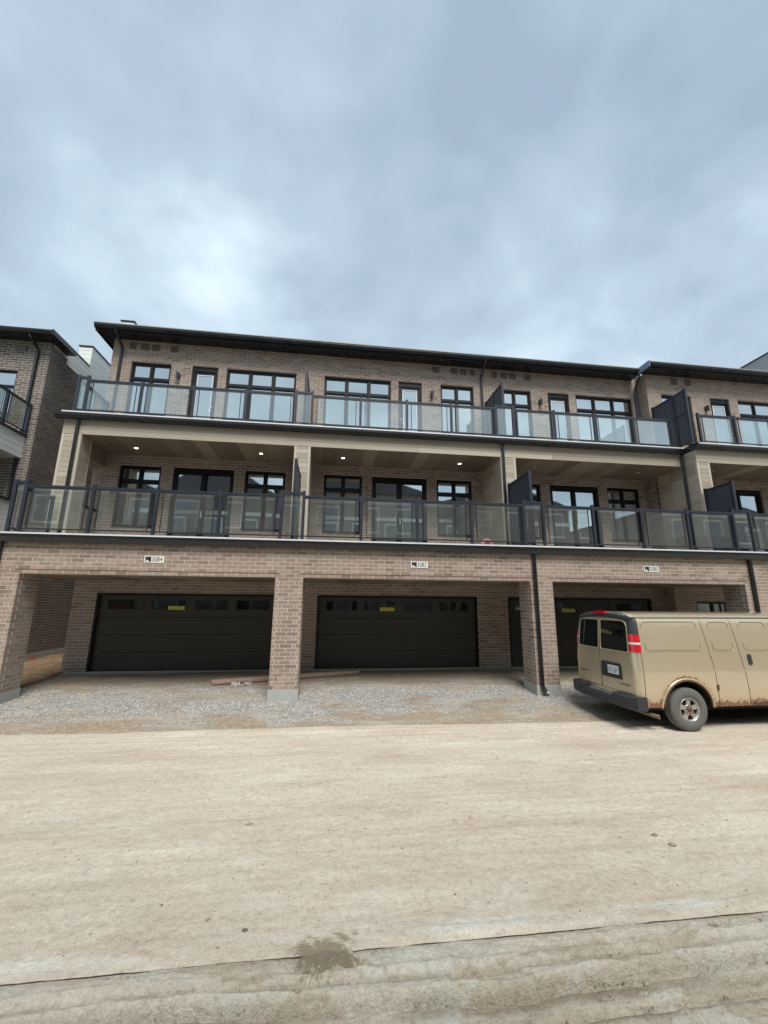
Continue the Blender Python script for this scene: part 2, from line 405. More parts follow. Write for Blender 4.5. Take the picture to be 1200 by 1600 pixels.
# ------------------------------------------------------------------ mesh helpers
FACES = [(0, 3, 2, 1), (4, 5, 6, 7), (0, 1, 5, 4), (1, 2, 6, 5), (2, 3, 7, 6), (3, 0, 4, 7)]
class MB:
    def __init__(s): s.v = []; s.f = []; s.t = []
    def box(s, x0, x1, y0, y1, z0, z1, tint=None):
        b = len(s.v)
        if x0 > x1: x0, x1 = x1, x0
        if y0 > y1: y0, y1 = y1, y0
        if z0 > z1: z0, z1 = z1, z0
        s.v += [(x0, y0, z0), (x1, y0, z0), (x1, y1, z0), (x0, y1, z0), (x0, y0, z1), (x1, y0, z1), (x1, y1, z1), (x0, y1, z1)]
        s.f += [tuple(b+i for i in q) for q in FACES]
        if tint is None: tint = random.random()
        s.t += [tint]*6
        return s
    def poly(s, pts, faces, tint=None):
        b = len(s.v); s.v += [tuple(p) for p in pts]
        s.f += [tuple(b+i for i in q) for q in faces]
        s.t += [random.random() if tint is None else tint]*len(faces); return s
    def prism(s, pts, axis, a0, a1, tint=None):
        """polygon pts (2D) extruded along axis"""
        n = len(pts)
        def mk(p, a):
            return {'x': (a, p[0], p[1]), 'y': (p[0], a, p[1]), 'z': (p[0], p[1], a)}[axis]
        v = [mk(p, a0) for p in pts]+[mk(p, a1) for p in pts]
        f = [tuple(range(n))[::-1], tuple(range(n, 2*n))]+[(i, (i+1) % n, n+(i+1) % n, n+i) for i in range(n)]
        return s.poly(v, f, tint)
    def tube(s, path, r, seg=8, rect=None, cap=True):
        """round (or rectangular) tube along a path"""
        path = [Vector(p) for p in path]; b = len(s.v); n = len(path)
        prev = None
        for i, p in enumerate(path):
            d = (path[min(i+1, n-1)]-path[max(i-1, 0)]).normalized()
            if prev is None:
                up = Vector((0, 0, 1)) if abs(d.z) < .9 else Vector((1, 0, 0))
                a = d.cross(up).normalized()
            else:
                a = (prev-d*prev.dot(d)).normalized()
            prev = a; c = d.cross(a)
            if rect:
                offs = [(rect[0], rect[1]), (-rect[0], rect[1]), (-rect[0], -rect[1]), (rect[0], -rect[1])]
            else:
                rr = r[i] if isinstance(r, (list, tuple)) else r
                offs = [(rr*math.cos(2*math.pi*k/seg), rr*math.sin(2*math.pi*k/seg)) for k in range(seg)]
            s.v += [tuple(p+a*u+c*w) for u, w in offs]
        m = 4 if rect else seg
        for i in range(n-1):
            for k in range(m):
                s.f.append((b+i*m+k, b+i*m+(k+1) % m, b+(i+1)*m+(k+1) % m, b+(i+1)*m+k)); s.t.append(.5)
        if cap:
            s.f.append(tuple(b+k for k in range(m))[::-1]); s.t.append(.5)
            s.f.append(tuple(b+(n-1)*m+k for k in range(m))); s.t.append(.5)
        return s
    def mesh(s, name, mat, smooth=False):
        me = bpy.data.meshes.new(name); me.from_pydata(s.v, [], s.f)
        a = me.attributes.new('tint', 'FLOAT', 'FACE'); a.data.foreach_set('value', np.array(s.t, dtype=np.float32))
        me.materials.append(MAT[mat])
        if smooth: me.polygons.foreach_set('use_smooth', [True]*len(me.polygons))
        me.update(); return me
    def build(s, name, mat, parent=None, smooth=False, **kw):
        return link(name, s.mesh(name, mat, smooth), parent, **kw)

def link(name, me, parent=None, loc=None, label=None, cat=None, group=None, kind=None):
    o = bpy.data.objects.new(name, me); COL.objects.link(o)
    if parent is not None:
        o.parent = parent
        o.matrix_parent_inverse = Matrix.Translation(-Vector(WLOC(parent)))
    if loc is not None: o.location = loc
    tag(o, label, cat, group, kind); return o
def WLOC(o):
    # world location of an empty (all parents are unrotated)
    return o.get('_w', (0, 0, 0))
def tag(o, label=None, cat=None, group=None, kind=None):
    if label: o['label'] = label
    if cat: o['category'] = cat
    if group: o['group'] = group
    if kind: o['kind'] = kind
    return o
def thing(name, label, cat, group=None, loc=(0, 0, 0)):
    o = bpy.data.objects.new(name, None); COL.objects.link(o); o.empty_display_size = .2
    return tag(o, label, cat, group)
def bx(name, mat, parent, x0, x1, y0, y1, z0, z1, **kw):
    return MB().box(x0, x1, y0, y1, z0, z1).build(name, mat, parent, **kw)

def vnoise(x, y, seed=0):
    """smooth value noise on arrays"""
    xi = np.floor(x).astype(np.int64); yi = np.floor(y).astype(np.int64)
    fx = x-xi; fy = y-yi; fx = fx*fx*(3-2*fx); fy = fy*fy*(3-2*fy)
    def h(a, b):
        n = (a*374761393 + b*668265263 + seed*1274126177) & 0xffffffff
        n = ((n ^ (n >> 13))*1274126177) & 0xffffffff
        return ((n ^ (n >> 16)) & 0xffff)/65535.0
    return (h(xi, yi)*(1-fx)+h(xi+1, yi)*fx)*(1-fy)+(h(xi, yi+1)*(1-fx)+h(xi+1, yi+1)*fx)*fy
def fbm(x, y, oct=4, seed=0):
    s = 0; a = .5; t = 0
    for i in range(oct):
        s = s+a*vnoise(x*2**i+17.3*i, y*2**i-9.1*i, seed+i); t += a; a *= .5
    return s/t-.5
def grid(name, mat, X, Y, Z, **kw):
    """X,Y,Z 2D arrays (rows, cols)"""
    r, c = X.shape
    v = np.stack([X, Y, Z], -1).reshape(-1, 3)
    idx = np.arange(r*c).reshape(r, c)
    f = np.stack([idx[:-1, :-1], idx[:-1, 1:], idx[1:, 1:], idx[1:, :-1]], -1).reshape(-1, 4)
    me = bpy.data.meshes.new(name)
    me.vertices.add(len(v)); me.vertices.foreach_set('co', v.astype(np.float32).ravel())
    me.loops.add(f.size); me.loops.foreach_set('vertex_index', f.astype(np.int32).ravel())
    me.polygons.add(len(f)); me.polygons.foreach_set('loop_start', np.arange(0, f.size, 4, dtype=np.int32))
    me.polygons.foreach_set('loop_total', np.full(len(f), 4, dtype=np.int32))
    me.update(calc_edges=True); me.validate()
    me.polygons.foreach_set('use_smooth', [True]*len(me.polygons))
    me.materials.append(MAT[mat])
    return link(name, me, **kw)

# ------------------------------------------------------------------ ground
def pad_z(x, y):
    z = np.interp(y, [-2.4, -1.75, 0, 3.1, 12], [-.15, -.115, .005, .155, .22])
    return z + .035*fbm(x*.9, y*.9, 3, 5) + .03*fbm(x*5, y*5, 4, 9)
def joint(x):
    return -6.86 + .022*fbm(x*.8, x*0+2, 3, 51) + .007*fbm(x*9, x*0+7, 3, 52)
def road_edge(x):
    return -1.74 + .05*np.sin(x*.7+1) - .022*x + .10*fbm(x*1.3, x*0+3, 4, 21)
def road_z(x, y):
    z = -.10 + .012*fbm(x*.25, y*3.2, 4, 31) + .008*fbm(x*4, y*4, 4, 33)
    for k_, (yy, aa, ww) in enumerate(((1.98, .014, .035), (2.10, .010, .02), (2.24, .016, .04), (2.42, .008, .02), (3.3, .006, .03), (5.5, .007, .03))):
        z = z + aa*np.exp(-((y+yy+.022*x*(y > -3)+.05*fbm(x*.5, x*0+k_, 3, 40+k_))/ww)**2)*np.clip(fbm(x*.7, x*0+k_, 3, 55+k_)*3+.8, 0, 1.3)
    z = z - .010*np.exp(-((y+2.9)/.25)**2) - .010*np.exp(-((y+4.6)/.3)**2)
    lip = np.clip((y+7.0)/.25, 0, 1)
    z = z + .018/(1+np.exp(np.clip((y+6.70+.03*np.sin(x*.9)+.05*fbm(x*1.2, x*0, 3, 66))/.010, -40, 40)))*np.clip((x-.2)/.8, 0, 1)*np.clip((-y-6.0)*9, 0, 1)*np.clip(fbm(x*.9, x*0+5, 3, 67)*3+.8, 0, 1)
    z = z + .010*fbm(x*11, y*13, 4, 35)
    e = np.clip((-6.80-y)/.06, 0, 1)
    return z*(1-e)+e*(-.1005+.006*fbm(x*12, y*20, 3, 12))
MB().box(-250, 250, -200, 200, -.5, -.40).build('ground', 'soil', kind='structure')
xs = np.concatenate([np.arange(-15, -6, .09), np.arange(-6, 7, .03), np.arange(7, 24, .09)])
ts = np.linspace(0, 1, 250); ts = .35*ts+.65*(1-np.cos(math.pi*ts))/2
X, T = np.meshgrid(xs, ts)
E1 = road_edge(X); J1 = joint(X); Yr = J1 + T*(E1-J1)
Zr = road_z(X, Yr); Zr[-1] -= .05
grid('road', 'road_dust', X, Yr, Zr, kind='structure')
MB().box(-80, -14.9, -12, -1.7, -.2, -.105).box(23.9, 80, -12, -1.7, -.2, -.105).build('road', 'road_dust', kind='structure')
X, Y = np.meshgrid(np.arange(-15, 24, .06), np.arange(-2.1, 3.5, .055))
grid('gravel_driveway', 'gravel', X, Y, pad_z(X, Y), kind='structure')
# side yard soil between the two buildings
X, Y = np.meshgrid(np.arange(-16, -7.0, .07), np.arange(.75, 13, .07))
Z = pad_z(X, Y) + .03 + np.clip((Y-.8)*.6, 0, 1)*(.03+.10*fbm(X*1.6, Y*1.6, 5, 44)) + .05*np.clip((-7.3-X)/1.5, 0, 1)
Z[0] -= .12
Z -= .22*np.clip((X+7.22)/.1, 0, 1)
grid('soil_yard', 'soil', X, Y, Z, kind='structure')
# foreground concrete gutter under caked mud
X, T = np.meshgrid(np.concatenate([np.arange(-6, -2.6, .04), np.arange(-2.6, 4.2, .0125), np.arange(4.2, 9, .04)]), np.concatenate([np.linspace(0, .62, 60)[:-1], np.linspace(.62, 1, 110)]))
J1 = joint(X) - .004
Y = -9.2 + T*(J1+9.2)
dj = J1-Y
def stepf(a, k): return 1/(1+np.exp(-np.clip(a/k, -40, 40)))
Z = -.104 + .030*fbm(X*.9, Y*6, 4, 61) + .026*fbm(X*7, Y*9, 5, 63)
w = .035*np.sin(X*1.3)+.07*fbm(X*1.7, X*0, 3, 71)
Z -= .020*stepf(-(Y+7.24+w), .014)
Z -= .055*np.exp(-((Y+7.245+w)/.016)**2)
Z -= .030*np.exp(-((Y+7.09+w*.7)/.010)**2)*np.clip(fbm(X*1.1, X*0+3, 3, 15)*4+.5, 0, 1)
Z += .045*np.exp(-((Y+7.185+w)/.032)**2)
Z += .034*np.exp(-((Y+7.03+w*.6)/.030)**2)*np.clip(fbm(X*.9, X*0+9, 3, 5)*2+.7, 0, 1)
Z -= .045*np.exp(-((Y+7.42+w)/.022)**2)
Z += .020*np.exp(-((Y+7.50+w)/.035)**2)
pf = fbm(X*1.9+.6*fbm(X*5, Y*5, 3, 5), Y*4.6, 6, 81)
plate = stepf(pf-.015, .006)
Z += .013*plate*np.clip(dj/.05, 0, 1)
Z += .012*np.abs(fbm(X*22, Y*22, 3, 90))
bl = np.clip((dj-.006)/.05, 0, 1)
Z = Z*bl + (-.1035+.005*fbm(X*20, Y*20, 3, 8))*(1-bl)
cut = np.clip(fbm(X*2.3, X*0, 4, 77)*5+.75, 0, 1)
Z = np.where(dj < .009, Z-.009*cut, Z)
d = np.hypot(X-.07, (Y+6.87)*1.2)
Z = np.where(d < .17, -.099+.007*fbm(X*14, Y*14, 3, 7), Z)
X = np.vstack([X, X[-1:]]); Y = np.vstack([Y, Y[-1:]+.06]); Z = np.vstack([Z, Z[-1:]-.004]); plate = np.vstack([plate, plate[-1:]*0])
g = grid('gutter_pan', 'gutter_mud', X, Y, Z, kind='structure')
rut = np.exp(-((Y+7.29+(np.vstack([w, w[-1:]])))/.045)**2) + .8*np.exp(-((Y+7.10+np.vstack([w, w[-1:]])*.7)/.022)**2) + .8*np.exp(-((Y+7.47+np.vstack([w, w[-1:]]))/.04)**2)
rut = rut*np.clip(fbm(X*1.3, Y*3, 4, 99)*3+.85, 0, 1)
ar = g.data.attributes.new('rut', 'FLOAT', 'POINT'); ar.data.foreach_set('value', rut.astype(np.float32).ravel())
at = g.data.attributes.new('plate', 'FLOAT', 'POINT'); at.data.foreach_set('value', plate.astype(np.float32).ravel())
MB().box(-80, -5.9, -12, -6.9, -.2, -.118).box(8.9, 80, -12, -6.9, -.2, -.118).box(-6, 9, -12, -9.1, -.2, -.125).build('gutter_pan', 'gutter_mud', kind='structure')
MB().box(-80, 80, -40, -12, -.2, -.12).build('yard', 'road_dust', kind='structure')

# stones
def stones(name, mat, n, sampler, size, zf, label, cat, flat=.6):
    base = np.array([(1, 0, 0), (.3, .95, 0), (-.8, .6, 0), (-.8, -.6, 0), (.3, -.95, 0), (.1, .1, 1), (0, 0, -.7)], float)
    fs = [(0, 1, 5), (1, 2, 5), (2, 3, 5), (3, 4, 5), (4, 0, 5), (1, 0, 6), (2, 1, 6), (3, 2, 6), (4, 3, 6), (0, 4, 6)]
    XY = sampler(n); n = len(XY)
    s = size(n); ang = rng.uniform(0, 6.28, n)
    ca, sa = np.cos(ang), np.sin(ang)
    sx = s*rng.uniform(.7, 1.2, n); sy = s*rng.uniform(.6, 1.0, n); sz = s*rng.uniform(flat*.6, flat*1.2, n)
    V = base[None]*(1+rng.uniform(-.2, .2, (n, 7, 3)))
    x = V[..., 0]*sx[:, None]; y = V[..., 1]*sy[:, None]; z = V[..., 2]*sz[:, None]
    gx = x*ca[:, None]-y*sa[:, None]+XY[:, :1]; gy = x*sa[:, None]+y*ca[:, None]+XY[:, 1:2]
    gz = z+zf(XY[:, 0], XY[:, 1])[:, None]+sz[:, None]*.25
    co = np.stack([gx, gy, gz], -1).reshape(-1, 3)
    F = (np.array(fs)[None]+7*np.arange(n)[:, None, None]).reshape(-1, 3)
    me = bpy.data.meshes.new(name)
    me.vertices.add(len(co)); me.vertices.foreach_set('co', co.astype(np.float32).ravel())
    me.loops.add(F.size); me.loops.foreach_set('vertex_index', F.astype(np.int32).ravel())
    me.polygons.add(len(F)); me.polygons.foreach_set('loop_start', np.arange(0, F.size, 3, dtype=np.int32))
    me.polygons.foreach_set('loop_total', np.full(len(F), 3, dtype=np.int32))
    me.update(calc_edges=True)
    a = me.attributes.new('tint', 'FLOAT', 'FACE'); a.data.foreach_set('value', np.repeat(rng.uniform(0, 1, n), 10).astype(np.float32))
    me.polygons.foreach_set('use_smooth', [False]*len(me.polygons))
    me.materials.append(MAT[mat]); link(name, me, label=label, cat=cat, kind='stuff')
def samp_pad(n):
    p = np.stack([rng.uniform(-9, 13, n*3), rng.uniform(-1.75, 2.9, n*3)], 1)
    dens = np.exp(-((p[:, 1]+.2)/1.0)**2) + .10 + .5*fbm(p[:, 0]*.8, p[:, 1]*1.2, 3, 91)
    return p[rng.uniform(0, 1, len(p)) < dens][:n]
stones('gravel_stones', 'pebble', 15000, samp_pad, lambda n: rng.lognormal(math.log(.0075), .5, n).clip(.0035, .034), pad_z,
       'loose grey crushed stone lying over the driveway in front of the garages', 'gravel')
def samp_road(n):
    return np.stack([rng.uniform(-6, 9, n), -6.8+5*rng.uniform(0, 1, n)**1.3], 1)
stones('road_grit', 'clod', 2600, samp_road, lambda n: rng.lognormal(math.log(.0048), .5, n).clip(.002, .022), road_z,
       'small dark grit and crumbs scattered over the dusty road', 'grit')
def samp_gut(n):
    return np.stack([rng.uniform(-3, 4.5, n), rng.uniform(-7.9, -6.88, n)], 1)
stones('mud_crumbs', 'clod', 3800, samp_gut, lambda n: rng.lognormal(math.log(.0045), .5, n).clip(.002, .02), lambda x, y: -.10+x*0-(y < -7.22)*.03,
       'crumbs of dried mud along the concrete gutter in front', 'mud')

def clod(px_, py_, s, label, mat='clod', tint=.3, flat=.5, group=None):
    mb = MB(); n = 9
    pts = []
    for j, (rr, hh) in enumerate(((.55, -.3), (1, .0), (.8, .55), (.35, .9))):
        for k in range(n):
            a = 2*math.pi*k/n+j*.3; q = rr*s*random.uniform(.75, 1.2)
            pts.append((px_+q*math.cos(a), py_+q*.8*math.sin(a), float(road_z(np.array([px_]), np.array([py_]))[0])+hh*s*flat))
    fs = [tuple(range(n))[::-1], tuple(range(3*n, 4*n))]
    for j in range(3):
        for k in range(n): fs.append((j*n+k, j*n+(k+1) % n, (j+1)*n+(k+1) % n, (j+1)*n+k))
    mb.poly(pts, fs, tint); return mb.build('mud_clod', mat, label=label, cat='clod', smooth=True)
clod(-.73, -5.13, .035, 'small brown clod of mud alone on the road left of centre', tint=.6)
clod(3.36, -5.98, .038, 'reddish clod of mud farthest right on the road, lower of a close pair', tint=.5)
clod(3.33, -5.80, .033, 'reddish clod of mud farthest right on the road, upper of a close pair', tint=.45)
clod(1.60, -5.26, .030, 'flat pale brown clod in mid road, right one of two side by side', tint=.9, flat=.25)
clod(1.42, -5.30, .032, 'flat pale brown clod in mid road, left one of two side by side', tint=.95, flat=.25)
clod(-.50, -6.60, .022, 'dark pebble on the road just above the joint, left of the wet patch', tint=.05)

# ------------------------------------------------------------------ brick walls
CH, BL, GAP, BD = .089, .267, .0145, .095
BRICKS = {}        # building -> list of (cx,cy,cz,w,d,h, axis)
def subtract(segs, a, b):
    out = []
    for s, e in segs:
        if b <= s or a >= e: out.append((s, e)); continue
        if a > s: out.append((s, a))
        if b < e: out.append((b, e))
    return out
def brick_face(bld, axis, plane, nsign, u0, u1, z0, z1, holes=(), t0=0, t1=0, zref=2.722, core=None, mort='mortar', phase=0.):
    """axis 'x': wall runs along x, outer face at y=plane, outward normal nsign*y.  axis 'y': runs along y, outer face at x=plane."""
    L = BRICKS.setdefault(bld, [])
    k0 = int(math.floor((z0-zref)/CH+1e-6)); k1 = int(math.ceil((z1-zref)/CH-1e-6))
    for k in range(k0, k1):
        za = max(z0, zref+k*CH+GAP*.5) if zref+k*CH >= z0-1e-6 else z0
        zb = min(z1, zref+(k+1)*CH-GAP*.5)
        if zb-za < .02: continue
        par = k & 1
        a0 = u0+(BD+GAP if (t0 and (par == (0 if t0 > 0 else 1))) else 0)
        a1 = u1-(BD+GAP if (t1 and (par == (0 if t1 > 0 else 1))) else 0)
        segs = [(a0, a1)]
        zc = (za+zb)/2
        for h in holes:
            if h[2] < zc < h[3]: segs = subtract(segs, h[0], h[1])
        off = phase+(.5*BL if par else 0)
        for s, e in segs:
            i = math.floor((s-off)/BL)
            while True:
                b0 = max(s, off+i*BL+GAP*.5); b1 = min(e, off+(i+1)*BL-GAP*.5)
                if off+i*BL >= e: break
                if b0 < s+.02: b0 = s
                if b1 > e-.02: b1 = e
                if b1-b0 > .025:
                    o = random.uniform(-.001, .001)
                    c = plane+nsign*o - nsign*BD/2
                    if axis == 'x': L.append(((b0+b1)/2, c, (za+zb)/2, b1-b0, BD, zb-za, 'x', plane))
                    else: L.append((c, (b0+b1)/2, (za+zb)/2, BD, b1-b0, zb-za, 'y', plane))
                i += 1
    if core:
        # mortar body, 7 mm behind the brick faces, cut round the holes
        pin = plane-nsign*.0035; pout = plane-nsign*core
        us = sorted({u0+.007, u1-.007, *[v+(-.007 if j else .007)*(-1 if j else -1)*0 for h in holes for j, v in enumerate(h[:2])]})
        us = sorted(set([u0+.007, u1-.007]+[h[0]-.006 for h in holes if h[0] > u0]+[h[1]+.006 for h in holes if h[1] < u1]))
        zs = sorted(set([z0, z1]+[h[2]-.006 for h in holes if h[2] > z0]+[h[3]+.006 for h in holes if h[3] < z1]))
        mb = MB()
        for i in range(len(us)-1):
            run = None
            for j in range(len(zs)-1):
                uc, zc = (us[i]+us[i+1])/2, (zs[j]+zs[j+1])/2
                hole = any(h[0]-.006 < uc < h[1]+.006 and h[2]-.006 < zc < h[3]+.006 for h in holes)
                if not hole:
                    if axis == 'x': mb.box(us[i], us[i+1], pin, pout, zs[j], zs[j+1])
                    else: mb.box(pin, pout, us[i], us[i+1], zs[j], zs[j+1])
        mb.build('wall', mort, bld)

def flush_bricks(bld, mat, nsingle, want):
    L = BRICKS[bld]
    cand = []
    for i, b in enumerate(L):
        if not want(b): continue
        p = px(b[:3])
        if not (4 < p[0] < 1196 and 4 < p[1] < 1596): continue
        face = (b[3] if b[6] == 'x' else b[4])
        if face < .25 or b[5] < .078: continue
        cand.append((p[2], i))
    cand.sort(); pick = set(i for _, i in cand[:nsingle])
    variants = {}
    for i in pick:
        b = L[i]; key = (b[6], random.randrange(14))
        if key not in variants:
            w, d = (BL-GAP, BD) if b[6] == 'x' else (BD, BL-GAP)
            variants[key] = MB().box(-w/2, w/2, -d/2, d/2, -(CH-GAP)/2, (CH-GAP)/2).mesh('brick', mat)
        link('brick', variants[key], bld, loc=b[:3])
    rest = [L[i] for i in range(len(L)) if i not in pick]
    n = len(rest); A = np.array([r[:6] for r in rest])
    sg = np.array([(-1, -1, -1), (1, -1, -1), (1, 1, -1), (-1, 1, -1), (-1, -1, 1), (1, -1, 1), (1, 1, 1), (-1, 1, 1)])*.5
    co = (A[:, None, :3]+sg[None]*A[:, None, 3:6]).reshape(-1, 3)
    F = (np.array(FACES)[None]+8*np.arange(n)[:, None, None]).reshape(-1, 4)
    me = bpy.data.meshes.new('brick_courses')
    me.vertices.add(len(co)); me.vertices.foreach_set('co', co.astype(np.float32).ravel())
    me.loops.add(F.size); me.loops.foreach_set('vertex_index', F.astype(np.int32).ravel())
    me.polygons.add(len(F)); me.polygons.foreach_set('loop_start', np.arange(0, F.size, 4, dtype=np.int32))
    me.polygons.foreach_set('loop_total', np.full(len(F), 4, dtype=np.int32))
    me.update(calc_edges=True)
    a = me.attributes.new('tint', 'FLOAT', 'FACE'); a.data.foreach_set('value', np.repeat(rng.uniform(0, 1, n), 6).astype(np.float32))
    me.polygons.foreach_set('use_smooth', [False]*len(me.polygons))
    me.materials.append(MAT[mat]); link('brick_courses', me, bld, kind='stuff')

# ------------------------------------------------------------------ main building
B = thing('townhouse_block', 'long three storey brown brick row with double garages below and glass railed balconies above', 'building')
YW, YW4 = 3.10, 2.60          # rear wall planes (bays 1-3, bay 4)
XL, XJ, XR = -7.30, 11.45, 18.9
DECK1, DECK2 = 3.61, 7.20

# --- ground floor front: piers and lintel
piers = [(-7.60, -6.744), (-1.262, -.612), (5.09, 5.69), (11.29, 12.22), (18.0, 18.9)]
for (a, b) in piers:
    dpt = .68
    brick_face(B, 'x', 0.0, -1, a, b, .23, 2.722, t0=1, t1=1)
    brick_face(B, 'y', a, -1, 0, dpt, .23, 2.722, t0=-1)
    brick_face(B, 'y', b, 1, 0, dpt, .23, 2.722, t0=-1)
    brick_face(B, 'x', dpt, 1, a, b, .23, 2.722, t0=0, t1=0)
    BRICKS[B] = [q for q in BRICKS[B] if not (q[6] == 'x' and q[7] == dpt and not (a+.1 < q[0]-q[3]/2+1e-3 and q[0]+q[3]/2 < b-.1+1e-3))]
    bx('pier_core', 'mortar', B, a+.0035, b-.0035, .0035, dpt-.0035, .20, 2.722)
    bx('pier_base', 'concrete', B, a-.012, b+.012, -.012, dpt+.012, -.35, .228)
brick_face(B, 'x', 0.0, -1, piers[0][0], XR, 2.722, 3.41, core=.30)
bx('lintel_soffit', 'soffit_wood', B, piers[0][0]+.01, XR-.01, .10, .30, 2.712, 2.722)
for i in range(4):
    bx('lintel_angle', 'rust', B, piers[i][1]+.0-.10, piers[i+1][0]+.10, -.006, .05, 2.722+CH-.004, 2.722+CH+.003)

# --- rear wall with openings
def W2(x0, x1): return dict(t='win', x=(x0, x1), c=2)
f3 = 9.80; b3 = 7.98; f2 = 6.28; b2 = 4.28
units = []
holes = {1: [], 2: [], 3: []}; holes4 = {2: [], 3: []}
openings = []
def op(floor, kind, x0, x1, z0, z1, y=YW, **k):
    z1 = 2.722+CH*math.ceil((z1-2.722)/CH-.15)
    if kind == 'win': z0 = 2.722+CH*round((z0-2.722)/CH)
    (holes4 if y == YW4 else holes)[floor].append((x0, x1, z0, z1)); openings.append((floor, kind, x0, x1, z0, z1, y, k))
for dx in (0, 12.57):
    op(3, 'win', -6.67+dx, -5.44+dx, b3, f3, n=2)
    op(3, 'door', -4.77+dx, -3.94+dx, 7.30, f3+.03)
    op(3, 'win', -3.66+dx, -1.36+dx, b3, f3, n=3)
    op(2, 'win', -6.56+dx, -5.34+dx, b2, f2, n=2)
    op(2, 'slider', -4.97+dx, -3.13+dx, 3.70, f2)
    op(2, 'win', -2.79+dx, -1.53+dx, b2, f2, n=2)
op(3, 'win', -.40, 1.92, b3, f3, n=3)
op(3, 'door', 2.19, 3.03, 7.30, f3+.03)
op(3, 'win', 3.72, 4.94, b3, f3, n=2)
op(2, 'win', -.28, .97, b2, f2, n=2)
op(2, 'slider', 1.31, 3.16, 3.70, f2)
op(2, 'win', 3.51, 4.75, b2, f2, n=2)
op(3, 'win', 12.02, 13.24, b3, f3, y=YW4, n=2)
op(3, 'door', 14.04, 14.86, 7.30, f3+.03, y=YW4)
op(3, 'win', 15.24, 17.55, b3, f3, y=YW4, n=3)
op(2, 'win', 12.35, 13.3, b2, f2, y=YW4, n=2)
op(2, 'slider', 13.72, 15.52, 3.70, f2, y=YW4)
op(2, 'win', 15.95, 17.2, b2, f2, y=YW4, n=2)
for (a, b) in ((-6.66, -1.50), (-.34, 4.78), (5.82, 10.98)):
    op(1, 'garage', a, b, .0, 2.33)
holes4[1] = []
op(1, 'entry', 12.22, 13.42, .2, 2.24, y=YW4)

H = [h for f in (1, 2, 3) for h in holes[f]]
brick_face(B, 'x', YW, -1, XL, XJ, .20, 10.66, holes=H, core=.28)
H4 = [h for f in (1, 2, 3) for h in holes4[f]]
brick_face(B, 'x', YW4, -1, XJ, XR, .20, 10.66, holes=H4, t0=1, core=.28)
brick_face(B, 'y', XJ, -1, YW4, YW, .20, 10.66, t0=-1)
bx('wall', 'mortar', B, XJ+.007, XJ+.4, YW4+.29, YW+.2, .2, 10.66)
brick_face(B, 'y', XL, -1, YW, 12, .20, 10.66, t0=-1, core=.28)
bx('foundation', 'concrete', B, XL-.012, XJ, YW-.010, 12, -.35, .195)
bx('foundation', 'concrete', B, XJ, XR, YW4-.010, 12, -.35, .195)
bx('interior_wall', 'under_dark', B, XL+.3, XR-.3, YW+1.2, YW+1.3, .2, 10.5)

def window(x0, x1, z0, z1, y, n, mat, tz):
    w = bpy.data.objects.new('window', None); COL.objects.link(w); w.parent = B
    fw = .045; yo = y+.075; yi = yo+.07
    mb = MB()
    mb.box(x0, x0+fw, yo, yi, z0, z1).box(x1-fw, x1, yo, yi, z0, z1).box(x0+fw, x1-fw, yo, yi, z1-fw*1.5, z1).box(x0+fw, x1-fw, yo, yi, z0, z0+fw)
    mb.box(x0+fw, x1-fw, yo-.004, yi, tz-.045, tz+.03)
    xs_ = np.linspace(x0, x1, n+1)
    for xm in xs_[1:-1]:
        mb.box(xm-.032, xm+.032, yo-.008, yi, z0+fw, tz-.045).box(xm-.028, xm+.028, yo-.008, yi, tz+.03, z1-fw*1.5)
    # sash beads
    for i in range(n):
        a = (x0+fw if i == 0 else xs_[i]+.032); b = (x1-fw if i == n-1 else xs_[i+1]-.032)
        for (p, q) in ((z0+fw, tz-.045), (tz+.03, z1-fw*1.5)):
            t_ = .035
            mb.box(a, a+t_, yo+.02, yi, p, q).box(b-t_, b, yo+.02, yi, p, q).box(a+t_, b-t_, yo+.02, yi, q-t_, q).box(a+t_, b-t_, yo+.02, yi, p, p+t_)
    mb.build('frame', 'frame_black', w)
    for i in range(n):
        a = (x0+fw if i == 0 else xs_[i]+.032)+.03; b = (x1-fw if i == n-1 else xs_[i+1]-.032)-.03
        for (p, q) in ((z0+fw, tz-.045), (tz+.03, z1-fw*1.5)):
            MB().box(a, b, yo+.045, yo+.055, p+.03, q-.03).build('pane', mat, w)
    MB().box(x0+.003, x1-.003, y-.03, yo+.0, z0+.001, z0+.03).build('sill', 'frame_black', w)
    if z0 > 7:
        MB().box(x0, x1, y+.004, y+.03, z0-.65, z0-.006).build('sill_panel', 'frame_black', w) if False else None
    return w

